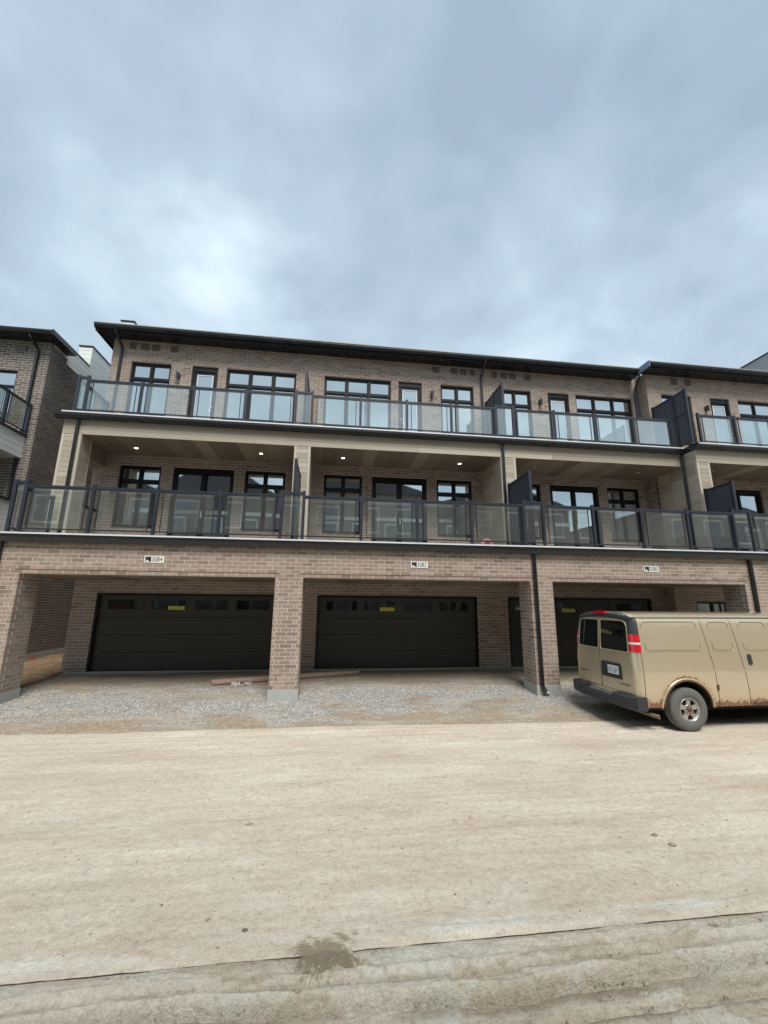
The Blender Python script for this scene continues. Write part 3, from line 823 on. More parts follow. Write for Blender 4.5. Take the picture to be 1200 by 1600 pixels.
for (fl, kind, x0, x1, z0, z1, y, k) in openings:
    if kind == 'win':
        window(x0, x1, z0, z1, y, k['n'], 'window_glass', 9.27 if fl == 3 else 5.79)
    elif kind == 'slider':
        w = bpy.data.objects.new('patio_door', None); COL.objects.link(w); w.parent = B
        fw = .085; yo = y+.06; yi = yo+.09; xm = (x0+x1)/2
        mb = MB().box(x0, x0+fw, yo, yi, z0, z1).box(x1-fw, x1, yo, yi, z0, z1).box(x0+fw, x1-fw, yo, yi, z1-.15, z1).box(x0+fw, x1-fw, yo, yi, z0, z0+.07)
        mb.box(xm-.045, xm+.045, yo-.006, yi, z0+.07, z1-.15)
        for a, b, o in ((x0+fw, xm-.045, .03), (xm+.045, x1-fw, .05)):
            mb.box(a, a+.05, yo+o, yi, z0+.07, z1-.15).box(b-.05, b, yo+o, yi, z0+.07, z1-.15).box(a+.05, b-.05, yo+o, yi, z0+.07, z0+.15).box(a+.05, b-.05, yo+o, yi, z1-.21, z1-.15)
        mb.build('frame', 'frame_black', w)
        for a, b, o in ((x0+fw, xm-.045, .055), (xm+.045, x1-fw, .075)):
            MB().box(a+.045, b-.045, yo+o, yo+o+.01, z0+.145, z1-.205).build('pane', 'window_glass', w)
        MB().box(xm+.005, xm+.035, yo-.035, yo-.006, z0+.98, z0+1.20).build('handle', 'white_paint', w)
    elif kind == 'door':
        w = bpy.data.objects.new('balcony_door', None); COL.objects.link(w); w.parent = B
        yo = y+.09; fw = .06
        MB().box(x0, x0+fw, yo-.03, yo+.08, z0, z1).box(x1-fw, x1, yo-.03, yo+.08, z0, z1).box(x0+fw, x1-fw, yo-.03, yo+.08, z1-.17, z1).build('frame', 'frame_black', w)
        a, b = x0+fw+.004, x1-fw-.004; top = z1-.174
        mb = MB().box(a, a+.09, yo, yo+.045, z0+.02, top).box(b-.09, b, yo, yo+.045, z0+.02, top).box(a+.09, b-.09, yo, yo+.045, top-.10, top).box(a+.09, b-.09, yo, yo+.045, z0+.02, z0+.25)
        mb.build('leaf', 'frame_black', w)
        ga, gb, gz0, gz1 = a+.09, b-.09, z0+.25, top-.10
        MB().box(ga, ga+.03, yo-.008, yo+.02, gz0, gz1).box(gb-.03, gb, yo-.008, yo+.02, gz0, gz1).box(ga+.03, gb-.03, yo-.008, yo+.02, gz1-.03, gz1).box(ga+.03, gb-.03, yo-.008, yo+.02, gz0, gz0+.03).build('glazing_trim', 'white_paint', w)
        MB().box(ga+.028, gb-.028, yo+.012, yo+.02, gz0+.028, gz1-.028).build('pane', 'window_glass', w)
        hx = b-.045 if x0 not in (2.19,) else a+.045
        MB().tube([(hx, yo-.002, z0+.98), (hx, yo-.05, z0+.98), (hx-.09*(1 if hx > (a+b)/2 else -1), yo-.055, z0+.98)], .011, 8).tube([(hx, yo-.0, z0+1.12), (hx, yo-.03, z0+1.12)], .025, 10).build('handle', 'steel', w)
    elif kind == 'garage':
        w = bpy.data.objects.new('garage_door', None); COL.objects.link(w); w.parent = B
        z0 = .20; yo = y+.10
        MB().box(x0, x0+.06, y+.012, yo+.12, z0, z1).box(x1-.06, x1, y+.012, yo+.12, z0, z1).box(x0+.06, x1-.06, y+.012, yo+.12, z1-.07, z1).build('frame', 'frame_black', w)
        a, b = x0+.06, x1-.06; top = z1-.07
        rows = [z0+.012, z0+.50, z0+.99, z0+1.48, top]
        for r in range(3):
            mb = MB().box(a+.004, b-.004, yo, yo+.045, rows[r]+.004, rows[r+1]-.005)
            mb.build('panel', 'door_dark', w)
        # top section with four glazed openings
        g0, g1 = rows[3]+.20, top-.09
        xs_ = []
        W_ = (b-a); gw = 1.0; sp = (W_-4*gw)/5
        x = a
        mb = MB()
        mb.box(a+.004, b-.004, yo, yo+.045, rows[3]+.004, g0).box(a+.004, b-.004, yo, yo+.045, g1, top-.003)
        for i in range(4):
            ga = a+sp+i*(gw+sp)
            mb.box(x+(.004 if i == 0 else 0), ga, yo, yo+.045, g0, g1); x = ga+gw; xs_.append((ga, ga+gw))
        mb.box(x, b-.004, yo, yo+.045, g0, g1)
        mb.build('panel', 'door_dark', w)
        for ga, gb in xs_:
            MB().box(ga, gb, yo+.018, yo+.026, g0, g1).build('pane', 'garage_glass', w)
            t_ = .028
            MB().box(ga, ga+t_, yo-.008, yo+.017, g0, g1).box(gb-t_, gb, yo-.008, yo+.017, g0, g1).box(ga+t_, gb-t_, yo-.008, yo+.017, g1-t_, g1).box(ga+t_, gb-t_, yo-.008, yo+.017, g0, g0+t_).build('pane_frame', 'door_dark', w)
        MB().box(a, b, yo+.005, yo+.04, z0-.02, z0+.010).build('bottom_seal', 'under_dark', w)
        GP = globals().setdefault('GARAGE_PANES', []); GP.append((xs_, g0, g1, yo))
    elif kind == 'entry':
        w = bpy.data.objects.new('entry_door', None); COL.objects.link(w); w.parent = B
        yo = y+.10
        MB().box(x0, x0+.06, yo-.03, yo+.08, z0, z1).box(x1-.06, x1, yo-.03, yo+.08, z0, z1).box(x0+.06, x1-.06, yo-.03, yo+.08, z1-.07, z1).box(12.84, 12.92, yo-.03, yo+.08, z0, z1-.07).build('frame', 'frame_black', w)
        MB().box(12.285, 12.835, yo, yo+.04, z0+.02, 1.75).box(12.285, 12.34, yo, yo+.04, 1.75, z1-.07).box(12.79, 12.835, yo, yo+.04, 1.75, z1-.07).build('leaf', 'frame_black', w)
        MB().box(12.34, 12.79, yo+.01, yo+.02, 1.752, z1-.07).build('pane', 'blind_glass', w)
        MB().box(12.92, 13.14, yo+.01, yo+.02, z0+.02, z1-.07).build('pane', 'blind_glass', w)
        MB().box(13.14, 13.24, yo-.0, yo+.03, z0+.02, z1-.07).build('mullion', 'frame_black', w)
        MB().box(13.24, 13.36, yo+.01, yo+.02, z0+.02, z1-.07).build('pane', 'blind_glass', w)

# --- garage ceilings
x = piers[0][0]+.05
while x < XR-.1:
    wbd = .30
    MB().box(x, min(x+wbd-.006, XR-.02), .305, YW-.006, 2.728, 2.742).build('soffit_board', 'soffit_wood', B); x += wbd
bx('deck_slab', 'under_dark', B, piers[0][0]+.02, XR, .01, YW-.01, 3.42, 3.56)
bx('deck_slab', 'under_dark', B, piers[0][0]+.02, XR, .31, YW-.01, 2.745, 2.80)

# --- deck 1
bx('deck', 'deck_board', B, -7.32, XR, -.06, YW-.008, 3.562, DECK1)
def gutter(name, x0, x1, yf, ztop, hgt=.17, dep=.13, parent=B):
    # K-profile gutter: front face steps, open top closed by the drip edge above
    pts = [(yf+dep, ztop), (yf+dep, ztop-hgt), (yf+.045, ztop-hgt), (yf+.012, ztop-hgt*.45), (yf, ztop-hgt*.35), (yf, ztop)]
    MB().prism(pts, 'x', x0, x1).build(name, 'gutter_metal', parent)
gutter('gutter', -7.36, 12.6, -.17, 3.575); gutter('gutter', 12.604, XR, -.17, 3.575)
bx('drip_edge', 'drip_metal', B, -7.34, XR, -.166, -.062, 3.577, 3.613)

# --- second storey columns, party walls, beam
SID = 'siding_tan'
def siding_x(x0, x1, y, z0, z1, parent, mat=SID, hgt=.145, name='siding_board', nrm=-1):
    z = z0
    while z < z1-.02:
        zt = min(z+hgt, z1)
        ya, yb = (y, y+.018) if nrm < 0 else (y-.018, y)
        MB().poly([(x0, y+nrm*.004, z), (x1, y+nrm*.004, z), (x1, y-nrm*.016, z), (x0, y-nrm*.016, z), (x0, y+nrm*0+.0, zt-.004), (x1, y, zt-.004), (x1, y-nrm*.016, zt-.004), (x0, y-nrm*.016, zt-.004)], FACES).build(name, mat, parent)
        z += hgt
def siding_y(y0, y1, x, z0, z1, parent, nrm, mat=SID, hgt=.145, name='siding_board'):
    z = z0
    while z < z1-.02:
        zt = min(z+hgt, z1)
        MB().poly([(x+nrm*.004, y0, z), (x+nrm*.004, y1, z), (x-nrm*.016, y1, z), (x-nrm*.016, y0, z), (x, y0, zt-.004), (x, y1, zt-.004), (x-nrm*.016, y1, zt-.004), (x-nrm*.016, y0, zt-.004)], FACES).build(name, mat, parent)
        z += hgt
YC = 1.50
cols = [(-7.36, -6.86, YC, 2.04), (-1.14, -.67, YC, YW-.01), (5.13, 5.62, YC, YW-.01), (11.42, 11.88, 1.0, YW-.01), (18.1, 18.6, 1.0, YW4-.01)]
CT = 6.60
for ci, (a, b, y0, y1) in enumerate(cols):
    bx('column_core', 'under_dark', B, a+.022, b-.022, y0+.022, y1, DECK1, CT)
    tw = .07
    # corner trims
    for xx in (a, b-tw):
        bx('corner_trim', 'trim', B, xx, xx+tw, y0, y0+.02, DECK1, CT-.002)
    bx('corner_trim', 'trim', B, b-.02, b, y0+.021, y0+tw, DECK1, CT-.002)
    bx('corner_trim', 'trim', B, a, a+.02, y0+.021, y0+tw, DECK1, CT-.002)
    siding_x(a+tw+.002, b-tw-.002, y0+.006, DECK1+.02, CT, B)
    # visible sides
    if ci in (0, 1): siding_y(y0+tw+.002, y1-.07 if ci == 0 else y1, b-.006, DECK1+.02, CT, B, 1, hgt=.29)
    if ci == 0:
        bx('corner_trim', 'trim', B, b-.02, b, y1-.068, y1, DECK1, CT-.002)
    if ci in (2, 3):
        end = YW4-.01 if ci == 3 else y1
        ysp = [y0+tw+.002, 2.08, 2.66 if ci == 3 else y1]
        siding_y(ysp[0], ysp[1]-.004, a+.006, DECK1+.02, CT, B, -1, hgt=.29)
        siding_y(ysp[1]+.004, ysp[2]-.004, a+.006, DECK1+.02, CT, B, -1, hgt=.29)
# brick return beside the last party wall at second storey
brick_face(B, 'y', 11.30, -1, 2.64, YW-.005, DECK1, CT, t0=0)
# beam (fascia boards): three boards over bays 1-3, jogged forward at bay 4
for (a, b, yf) in ((-7.36, 11.42, YC), (11.42, XR, 1.0)):
    z = CT
    for j, hh in enumerate((.155, .155, .14)):
        xa = a
        cuts = [a, a+5.1+.9*j, a+9.9+.6*j, a+14.2-.7*j, b] if b < 12 else [a, a+3.3+j*.5, b]
        cuts = [c for c in cuts if c <= b]
        for q in range(len(cuts)-1):
            MB().poly([(cuts[q]+.002, yf-.004, z), (cuts[q+1]-.002, yf-.004, z), (cuts[q+1]-.002, yf+.02, z), (cuts[q]+.002, yf+.02, z),
                       (cuts[q]+.002, yf, z+hh-.003), (cuts[q+1]-.002, yf, z+hh-.003), (cuts[q+1]-.002, yf+.02, z+hh-.003), (cuts[q]+.002, yf+.02, z+hh-.003)], FACES).build('fascia_board', SID, B)
        z += hh
    bx('beam', 'under_dark', B, a+.01, b-.01, yf+.021, yf+.25, CT+.03, 7.05)
siding_y(1.0, YC+.5, 11.426, CT, 7.03, B, -1)
siding_y(YC, YW, -7.354, CT, 7.03, B, -1)
# side header above the left opening and knee panel with black cap
bx('side_header', 'soffit_wood', B, -7.30, -6.98, 2.05, YW-.01, 6.16, CT)
siding_y(2.06, YW-.01, -6.994, DECK1+.1, 4.74, B, 1)
bx('knee_wall', 'trim', B, -7.25, -7.01, 2.05, YW-.012, DECK1, 4.745)
bx('knee_wall_cap', 'black_metal', B, -7.30, -6.95, 2.045, YW-.012, 4.748, 4.80)
# ceiling boards
x = -7.30; i = 0
while x < XR-.1:
    yf = YC+.26 if x < 11.5 else 1.27
    MB().box(x, min(x+.405, XR), yf-.23, YW-.006 if x < 11.5 else YW4-.006, CT+.004, CT+.02).build('soffit_board', 'soffit_wood', B); x += .41
# deck 2
bx('deck', 'deck_board', B, -7.36, 11.42, YC-.06, YW-.008, 7.14, DECK2)
bx('deck', 'deck_board', B, 11.42, XR, .94, YW4-.008, 7.14, DECK2)
bx('deck_slab', 'under_dark', B, -7.3, 11.40, YC+.03, YW-.01, 6.66, 7.135)
bx('deck_slab', 'under_dark', B, 11.45, XR, 1.03, YW4-.01, 6.66, 7.135)
gutter('gutter', -7.52, 11.40, YC-.19, 7.155, .16); gutter('gutter', 11.42, XR, .81, 7.155, .16)
bx('drip_edge', 'drip_metal', B, -7.36, 11.38, YC-.186, YC-.062, 7.157, 7.193)
bx('drip_edge', 'drip_metal', B, 11.46, XR, .814, .938, 7.157, 7.193)
bx('gutter_end', 'gutter_metal', B, 11.40, 11.418, .83, YC+.1, 7.0, 7.19)

# --- roof eaves
EV = 2.50
def eave(x0, x1, yf, yb):
    gutter('roof_gutter', x0, x1, yf-.0, 10.745, .135, .12)
    bx('roof_fascia', 'gutter_metal', B, x0+.0, x1, yf+.122, yf+.15, 10.56, 10.74)
    bx('roof_soffit', 'gutter_metal', B, x0+.0, x1, yf+.152, yb+.02, 10.60, 10.63)
    bx('roof_edge', 'cladding_grey', B, x0-.0, x1, yf-.015, yb, 10.748, 10.775)
eave(-7.66, 11.30, EV, YW); eave(11.20, XR+.3, 2.0, YW4)
bx('roof_fascia', 'gutter_metal', B, -7.66, -7.63, EV+.152, 12, 10.56, 10.74)
bx('roof_soffit', 'gutter_metal', B, -7.628, XL-.0, YW+.022, 12, 10.60, 10.63)
bx('roof_fascia', 'blue_grey', B, 11.17, 11.198, 2.0, EV+.6, 10.56, 10.80)
bx('roof', 'dark_roof', B, -7.62, XR+.3, YW+.0, 12, 10.67, 10.80)
# roof divider parapets
def parapet(parent, x0, x1, y0, y1, z0, z1, side=1, mat='siding_pale', hgt=.17):
    bx('parapet', 'under_dark', parent, x0+.02, x1-.02, y0+.02, y1, z0, z1)
    siding_x(x0, x1, y0+.005, z0, z1, parent, mat, hgt)
    siding_y(y0+.02, y1, (x1-.005 if side > 0 else x0+.005), z0, z1, parent, side, mat, hgt)
    bx('parapet_cap', 'gutter_metal', parent, x0-.03, x1+.03, y0-.03, y1+.02, z1, z1+.045)
parapet(B, -7.56, -7.14, 3.8, 12, 10.8, 11.75, 1)
parapet(B, 17.25, 17.7, 1.95, 9, 10.78, 12.12, -1, 'cladding_grey')

# --- vents near the top of the wall
def vent(x0, z0, x1, z1, y):
    v = bpy.data.objects.new('vent_cover', None); COL.objects.link(v); v.parent = B
    MB().box(x0, x1, y-.03, y-.001, z0, z0+.015).box(x0, x1, y-.03, y-.001, z1-.015, z1).box(x0, x0+.015, y-.03, y-.001, z0+.015, z1-.015).box(x1-.015, x1, y-.03, y-.001, z0+.015, z1-.015).box(x0+.015, x1-.015, y-.012, y-.001, z0+.015, z1-.015).build('frame', 'vent', v)
    mb = MB(); z = z0+.03
    while z < z1-.03:
        mb.box(x0+.018, x1-.018, y-.026, y-.013, z, z+.02); z += .038
    mb.build('louvre', 'vent', v)
for dx in (0, 12.4):
    for a, b in ((-6.80, -6.60), (-6.45, -6.21), (-6.11, -5.87), (-5.52, -5.28)): vent(a+dx+(.06 if dx else 0), 10.28, b+dx+(.06 if dx else 0), 10.49, YW)
for a, b in ((3.44, 3.68), (4.12, 4.36), (4.46, 4.70), (4.82, 5.01)): vent(a, 10.29, b, 10.50, YW)
for a, b in ((12.52, 12.74), (13.1, 13.33)): vent(a, 10.27, b, 10.52, YW4)

# --- downspouts
def spout(path, r=.036):
    return MB().tube(path, r, 4, rect=(r, r*.8)).build('downspout', 'gutter_metal', B)
spout([(-7.02, EV+.06, 10.62), (-7.02, EV+.10, 10.56), (-7.0, YW-.09, 10.30), (-7.0, YW-.05, 10.2), (-7.0, YW-.05, DECK2+.02)])
spout([(5.24, EV+.06, 10.62), (5.24, EV+.10, 10.56), (5.24, YW-.09, 10.30), (5.24, YW-.05, 10.2), (5.24, YW-.05, DECK2+.02)])
spout([(11.20, EV+.06, 10.62), (11.24, EV+.12, 10.5), (11.33, YW-.10, 10.2), (11.36, YW-.05, 10.1), (11.36, YW-.05, DECK2+.02)])
spout([(-6.97, YC-.09, 7.0), (-6.97, YC-.05, 6.95), (-6.97, YC-.045, DECK1+.01)])
spout([(5.20, YC-.09, 7.0), (5.20, YC-.05, 6.95), (5.20, YC-.045, DECK1+.01)])
spout([(11.34, YC-.09, 7.0), (11.36, YC-.05, 6.95), (11.36, YC-.045, DECK1+.01)])
for xx, zb in ((-7.20, .16), (5.20, .16), (11.50, .2)):
    spout([(xx, -.09, 3.42), (xx, -.055, 3.36), (xx, -.05, zb+.06), (xx+.02, -.065, zb), (xx+.07, -.10, zb-.07), (xx+.13, -.13, zb-.10)], .04)
    for zc in (.9, 2.95):
        bx('downspout_strap', 'gutter_metal', B, xx-.075, xx+.075, -.085, .0, zc, zc+.03) if False else None

# --- railings
def railing(segs, y, z, top, posts, parent, taller, kind='x'):
    """posts: x positions; taller: indices of posts whose top rail segment (with next) is the short raised one"""
    r = bpy.data.objects.new('railing', None); COL.objects.link(r); r.parent = parent
    pw = .034
    for i, xp in enumerate(posts):
        ht = top+(.06 if i in taller or (i-1) in taller else .0)
        MB().box(xp-pw, xp+pw, y-pw, y+pw, z, ht).box(xp-pw-.004, xp+pw+.004, y-pw-.004, y+pw+.004, ht, ht+.012).box(xp-.08, xp+.08, y-.06, y+.06, z-.001, z+.014).build('post', 'rail_metal', r)
    for i in range(len(posts)-1):
        a, b = posts[i]+pw, posts[i+1]-pw
        up = .045 if i in taller else -.035
        MB().box(a, b, y-.03, y+.03, top+up-.05, top+up-.004).box(a, b, y-.022, y+.022, top+up-.085, top+up-.052).build('top_rail', 'rail_metal', r)
        MB().box(a, b, y-.016, y+.016, z+.085, z+.115).build('bottom_rail', 'rail_metal', r)
        if b-a > .6:
            for xx in (a+.105, b-.105):
                bx('picket', 'rail_metal', r, xx-.009, xx+.009, y-.010, y+.010, z+.116, top+up-.086)
            g0, g1 = a+.125, b-.125
        else:
            g0, g1 = a+.02, b-.02
        bx('glass_panel', 'rail_glass', r, g0, g1, y-.004, y+.004, z+.118, top+up-.088)
    return r
T1 = 4.76; T2 = 8.25
railing(None, -.05, DECK1, T1, [-7.13, -6.90, -5.485, -4.085, -2.65, -1.21, -.685, .735, 2.155, 3.575, 5.005, 5.54, 6.96, 8.38, 9.775, 11.21, 11.75, 13.2, 14.6, 16.0, 17.4], B, (0, 5, 10, 15))
railing(None, YC-.05, DECK2, T2, [-7.13, -6.89, -5.47, -4.05, -2.61, -1.17, -.68, .76, 2.18, 3.58, 5.03, 5.60, 6.98, 8.37, 9.76, 11.15], B, (0, 5, 10))
railing(None, .95, DECK2, T2, [11.68, 13.0, 14.4, 15.8, 17.2], B, ())
def railing_y(x, y0, y1, z, top, n):
    r = bpy.data.objects.new('railing', None); COL.objects.link(r); r.parent = B
    ys = np.linspace(y0, y1, n+1); pw = .034
    for j, yy in enumerate(ys[1:]):
        MB().box(x-pw, x+pw, yy-pw, yy+pw, z, top).build('post', 'rail_metal', r)
    for j in range(n):
        a, b = ys[j]+pw, ys[j+1]-pw
        MB().box(x-.03, x+.03, a, b, top-.085, top-.04).box(x-.022, x+.022, a, b, top-.12, top-.087).build('top_rail', 'rail_metal', r)
        MB().box(x-.016, x+.016, a, b, z+.085, z+.115).build('bottom_rail', 'rail_metal', r)
        for yy in (a+.105, b-.105): bx('picket', 'rail_metal', r, x-.010, x+.010, yy-.009, yy+.009, z+.116, top-.122)
        bx('glass_panel', 'rail_glass', r, x-.004, x+.004, a+.125, b-.125, z+.118, top-.122)
railing_y(-7.13, -.05, 1.25, DECK1, T1+.03, 1)
railing_y(-7.13, YC-.05, 2.98, DECK2, T2+.03, 1)

# --- privacy screens
def screen(label, x, y0, ys, z, top, rail=None, nrails=True):
    s = thing('privacy_screen', label, 'screen', 'dark slatted privacy screens dividing the balconies')
    for yy in [y0]+ys:
        bx('post', 'rail_metal', s, x-.04, x+.04, yy-.04, yy+.04, z, top+.03)
    prev = y0
    for yy in ys:
        MB().box(x-.03, x+.03, prev+.04, yy-.04, top-.05, top).build('top_rail', 'rail_metal', s)
        MB().box(x-.03, x+.03, prev+.04, yy-.04, z+.09, z+.14).build('bottom_rail', 'rail_metal', s)
        if rail: MB().box(x-.03, x+.03, prev+.04, yy-.04, rail, rail+.05).build('mid_rail', 'rail_metal', s)
        a, b = prev+.045, yy-.045; n = max(2, int(round((b-a)/.095))); w = (b-a)/n
        for i in range(n):
            for (p, q) in (((z+.142, rail-.002), (rail+.052, top-.052)) if rail else ((z+.142, top-.052),)):
                MB().box(x-.012, x+.012, a+i*w+.008, a+(i+1)*w-.008, p, q).build('slat', 'screen_slat', s)
        prev = yy
    bx('foot_plate', 'rail_metal', s, x-.16, x+.16, y0-.10, y0+.07, z-.012, z+.03)
    return s
screen('dark screen seen edge on, standing on the lower balcony above the centre brick pier', -.93, .03, [1.30], DECK1, 5.66)
screen('dark slatted screen on the lower balcony just right of the pink coiled hose', 5.27, .03, [1.30], DECK1, 5.66)
screen('dark slatted screen on the lower balcony above the parked van', 11.46, .03, [.88], DECK1, 5.66)
screen('dark screen seen edge on, standing on the upper balcony left of centre', -.90, YC+.02, [3.0], DECK2, 9.14)
screen('dark two part screen on upper balcony right of the centre wall downspout', 5.32, YC+.02, [2.22, 2.92], DECK2, 9.14)
screen('dark two part screen with a mid rail on upper balcony at the forward stepping corner', 11.45, 1.05, [1.55, 2.44], DECK2, 9.14, rail=8.32)

# --- wall lanterns
def lantern(label, x, y, z):
    L = thing('wall_lamp', label, 'lamp', 'wall lamps beside the upper balcony doors')
    bx('back_plate', 'black_metal', L, x-.05, x+.05, y-.02, y-.001, z-.11, z+.08)
    MB().tube([(x, y-.02, z+.03), (x, y-.06, z+.03)], .018, 8).build('arm', 'black_metal', L)
    mb = MB(); mb.tube([(x, y-.105, z-.13), (x, y-.105, z+.07)], .052, 14, cap=True)
    mb.build('shade', 'black_metal', L, smooth=False)
    MB().tube([(x, y-.105, z-.137), (x, y-.105, z-.131)], .04, 12).build('lens', 'lamp_off', L)
lantern('black cylinder lamp on the top storey wall, leftmost of the wall lamps', -5.17, YW, 9.42)
lantern('black cylinder lamp to the right of its door, beside the middle two pane window', 3.39, YW, 9.42)
lantern('black cylinder lamp on the top storey between a two pane window and a door', 7.47, YW, 9.42)
lantern('black cylinder lamp on the forward stepping wall, rightmost of the wall lamps', 13.80, YW4, 9.38)

def downlight(label, x, y, lit):
    L = thing('downlight', label, 'light', 'round recessed lights in the balcony ceiling')
    MB().tube([(x, y, CT-.006), (x, y, CT+.004)], .075, 20).build('trim_ring', 'trim', L)
    MB().tube([(x, y, CT-.010), (x, y, CT-.0065)], .052, 18).build('lens', 'lamp_lit' if lit else 'lamp_off', L)
    if lit:
        l = bpy.data.lights.new('downlight', 'SPOT'); l.energy = 1.6; l.color = (1, .82, .55); l.shadow_soft_size = .05; l.spot_size = math.radians(120); l.spot_blend = .6
        o = bpy.data.objects.new('downlight_lamp', l); COL.objects.link(o); o.location = (x, y, CT-.02); o.parent = L
downlight('lit warm ceiling light nearest the left end of the building', -5.84, 2.40, True)
downlight('lit warm ceiling light in the left balcony bay, next to the middle column', -2.21, 2.32, True)
downlight('lit warm ceiling light in the middle balcony bay, just right of the column', .30, 2.34, True)
downlight('lit warm ceiling light above the pink coiled hose, rightmost of the lit ones', 4.08, 2.31, True)
downlight('unlit ceiling light above the slatted screen right of the pink hose', 6.67, 2.34, False)
downlight('unlit ceiling light above the rear of the parked van', 10.42, 2.31, False)
downlight('dim ceiling light in the rightmost, forward stepping bay', 12.74, 1.77, False)

# --- text helper
def text_mesh(s, size, mat, depth=.0008):
    cu = bpy.data.curves.new('lettering', 'FONT'); cu.body = s; cu.size = size; cu.extrude = depth
    cu.align_x = 'LEFT'; cu.align_y = 'BOTTOM_BASELINE'
    o = bpy.data.objects.new('tmp', cu); COL.objects.link(o)
    dg = bpy.context.evaluated_depsgraph_get(); dg.update()
    me = bpy.data.meshes.new_from_object(o.evaluated_get(dg))
    bpy.data.objects.remove(o); bpy.data.curves.remove(cu)
    me.materials.clear(); me.materials.append(MAT[mat])
    return me
def put_text(name, s, parent, box, mat, plane, axis='y', flip=False):
    """fit text into box=(u0,u1,z0,z1); axis 'y': faces -y at y=plane; axis 'x': faces -x at x=plane (u runs along -y)"""
    me = text_mesh(s, 1.0, mat)
    co = np.empty(len(me.vertices)*3, np.float32); me.vertices.foreach_get('co', co); co = co.reshape(-1, 3)
    mn, mxx = co.min(0), co.max(0)
    u = (co[:, 0]-mn[0])/(mxx[0]-mn[0])*(box[1]-box[0])+box[0]
    v = (co[:, 1]-mn[1])/(mxx[1]-mn[1])*(box[3]-box[2])+box[2]
    d = co[:, 2]
    if axis == 'y': new = np.stack([u, plane-d, v], 1)
    else: new = np.stack([plane-d, -u, v], 1)
    me.vertices.foreach_set('co', new.astype(np.float32).ravel()); me.update()
    return link(name, me, parent)

def plaque(num, lab, x0, z0=3.005, w=.43, h=.155):
    y = -.012
    P = thing('house_number_sign', lab, 'sign', 'white house number plaques')
    bx('plate', 'sign_white', P, x0, x0+w, y, -.001, z0, z0+h)
    # dark square with a pale stepped landscape in its lower left
    s0 = x0+.025
    MB().prism([(s0, z0+.022), (s0+.012, z0+.022), (s0+.012, z0+.058), (s0+.05, z0+.066), (s0+.062, z0+.046), (s0+.098, z0+.034), (s0+.098, z0+.022), (s0+.125, z0+.022), (s0+.125, z0+.136), (s0, z0+.136)], 'y', y-.003, y-.0005).build('emblem', 'print_black', P)
    MB().prism([(s0+.012, z0+.016), (s0+.098, z0+.016), (s0+.125, z0+.016), (s0+.125, z0+.021), (s0+.0, z0+.021), (s0+.0, z0+.016)], 'y', y-.003, y-.0005).build('emblem_base', 'print_black', P)
    put_text('digits', num, P, (x0+.165, x0+.395, z0+.026, z0+.134), 'print_black', y-.0015)
plaque('3084', 'small white plaque reading 3084 on the brick above the left garage', -4.21)
plaque('3082', 'small white plaque reading 3082 on the brick above the middle garage', 1.99)
plaque('3080', 'small white plaque reading 3080 on the brick above the parked van', 8.31, 3.015)

def sticker(label, i, off, w=.46, h=.105):
    xs_, g0, g1, yo = GARAGE_PANES[i]
    b = xs_[1][1]-off; x0 = b-w; z0 = g0+.02
    S = thing('door_sticker', label, 'sticker', 'yellow OCCUPIED stickers in the garage door windows')
    bx('tape', 'sticker_yellow', S, x0, b, yo-.012, yo-.0085, z0, z0+h)
    put_text('lettering', 'OCCUPIED', S, (x0+.05, b-.07, z0+.03, z0+.08), 'sticker_ink', yo-.0125)
sticker('yellow OCCUPIED sticker on the window of the left garage door', 0, .05)
sticker('yellow OCCUPIED sticker on the window of the middle garage door', 1, .04)
sticker('yellow OCCUPIED sticker on the garage door behind the van', 2, .10)

# items on the deck of bay 3082
def torus(mb, c, R_, r_, axis, n=28, m=8, squash=1):
    b = len(mb.v)
    for i in range(n):
        a = 2*math.pi*i/n
        for j in range(m):
            q = 2*math.pi*j/m; rr = R_+r_*math.cos(q); dd = r_*math.sin(q)
            p = (rr*math.cos(a), dd, rr*math.sin(a)*squash)
            mb.v.append((c[0]+p[0], c[1]+p[1], c[2]+p[2]))
    for i in range(n):
        for j in range(m):
            mb.f.append((b+i*m+j, b+i*m+(j+1) % m, b+((i+1) % n)*m+(j+1) % m, b+((i+1) % n)*m+j)); mb.t.append(.5)
    return mb
hx, hy = 4.62, 1.62
Hc = thing('hose_coil', 'pink coiled hose standing on the lower balcony beside the tan siding wall', 'hose')
for i, (rr, dy) in enumerate(((.155, 0), (.12, .012), (.175, .045), (.135, .055), (.16, .09))):
    torus(MB(), (hx+.01*i, hy+dy, DECK1+.245+.004*i), rr, .021, 'y', squash=1.0).build('hose_loop', 'pink_plastic', Hc, smooth=True)
MB().tube([(hx, hy+.05, DECK1+.15), (hx-.22, hy+.02, DECK1+.10), (hx-.26, hy, DECK1+.02)], .016, 8).build('hose_end', 'pink_plastic', Hc, smooth=True)
bx('window_label', 'white_paint', None, 4.14, 4.22, YW+.108, YW+.112, 4.42, 4.56, label='small white label stuck low on the lower balcony window beside the pink hose', cat='label')

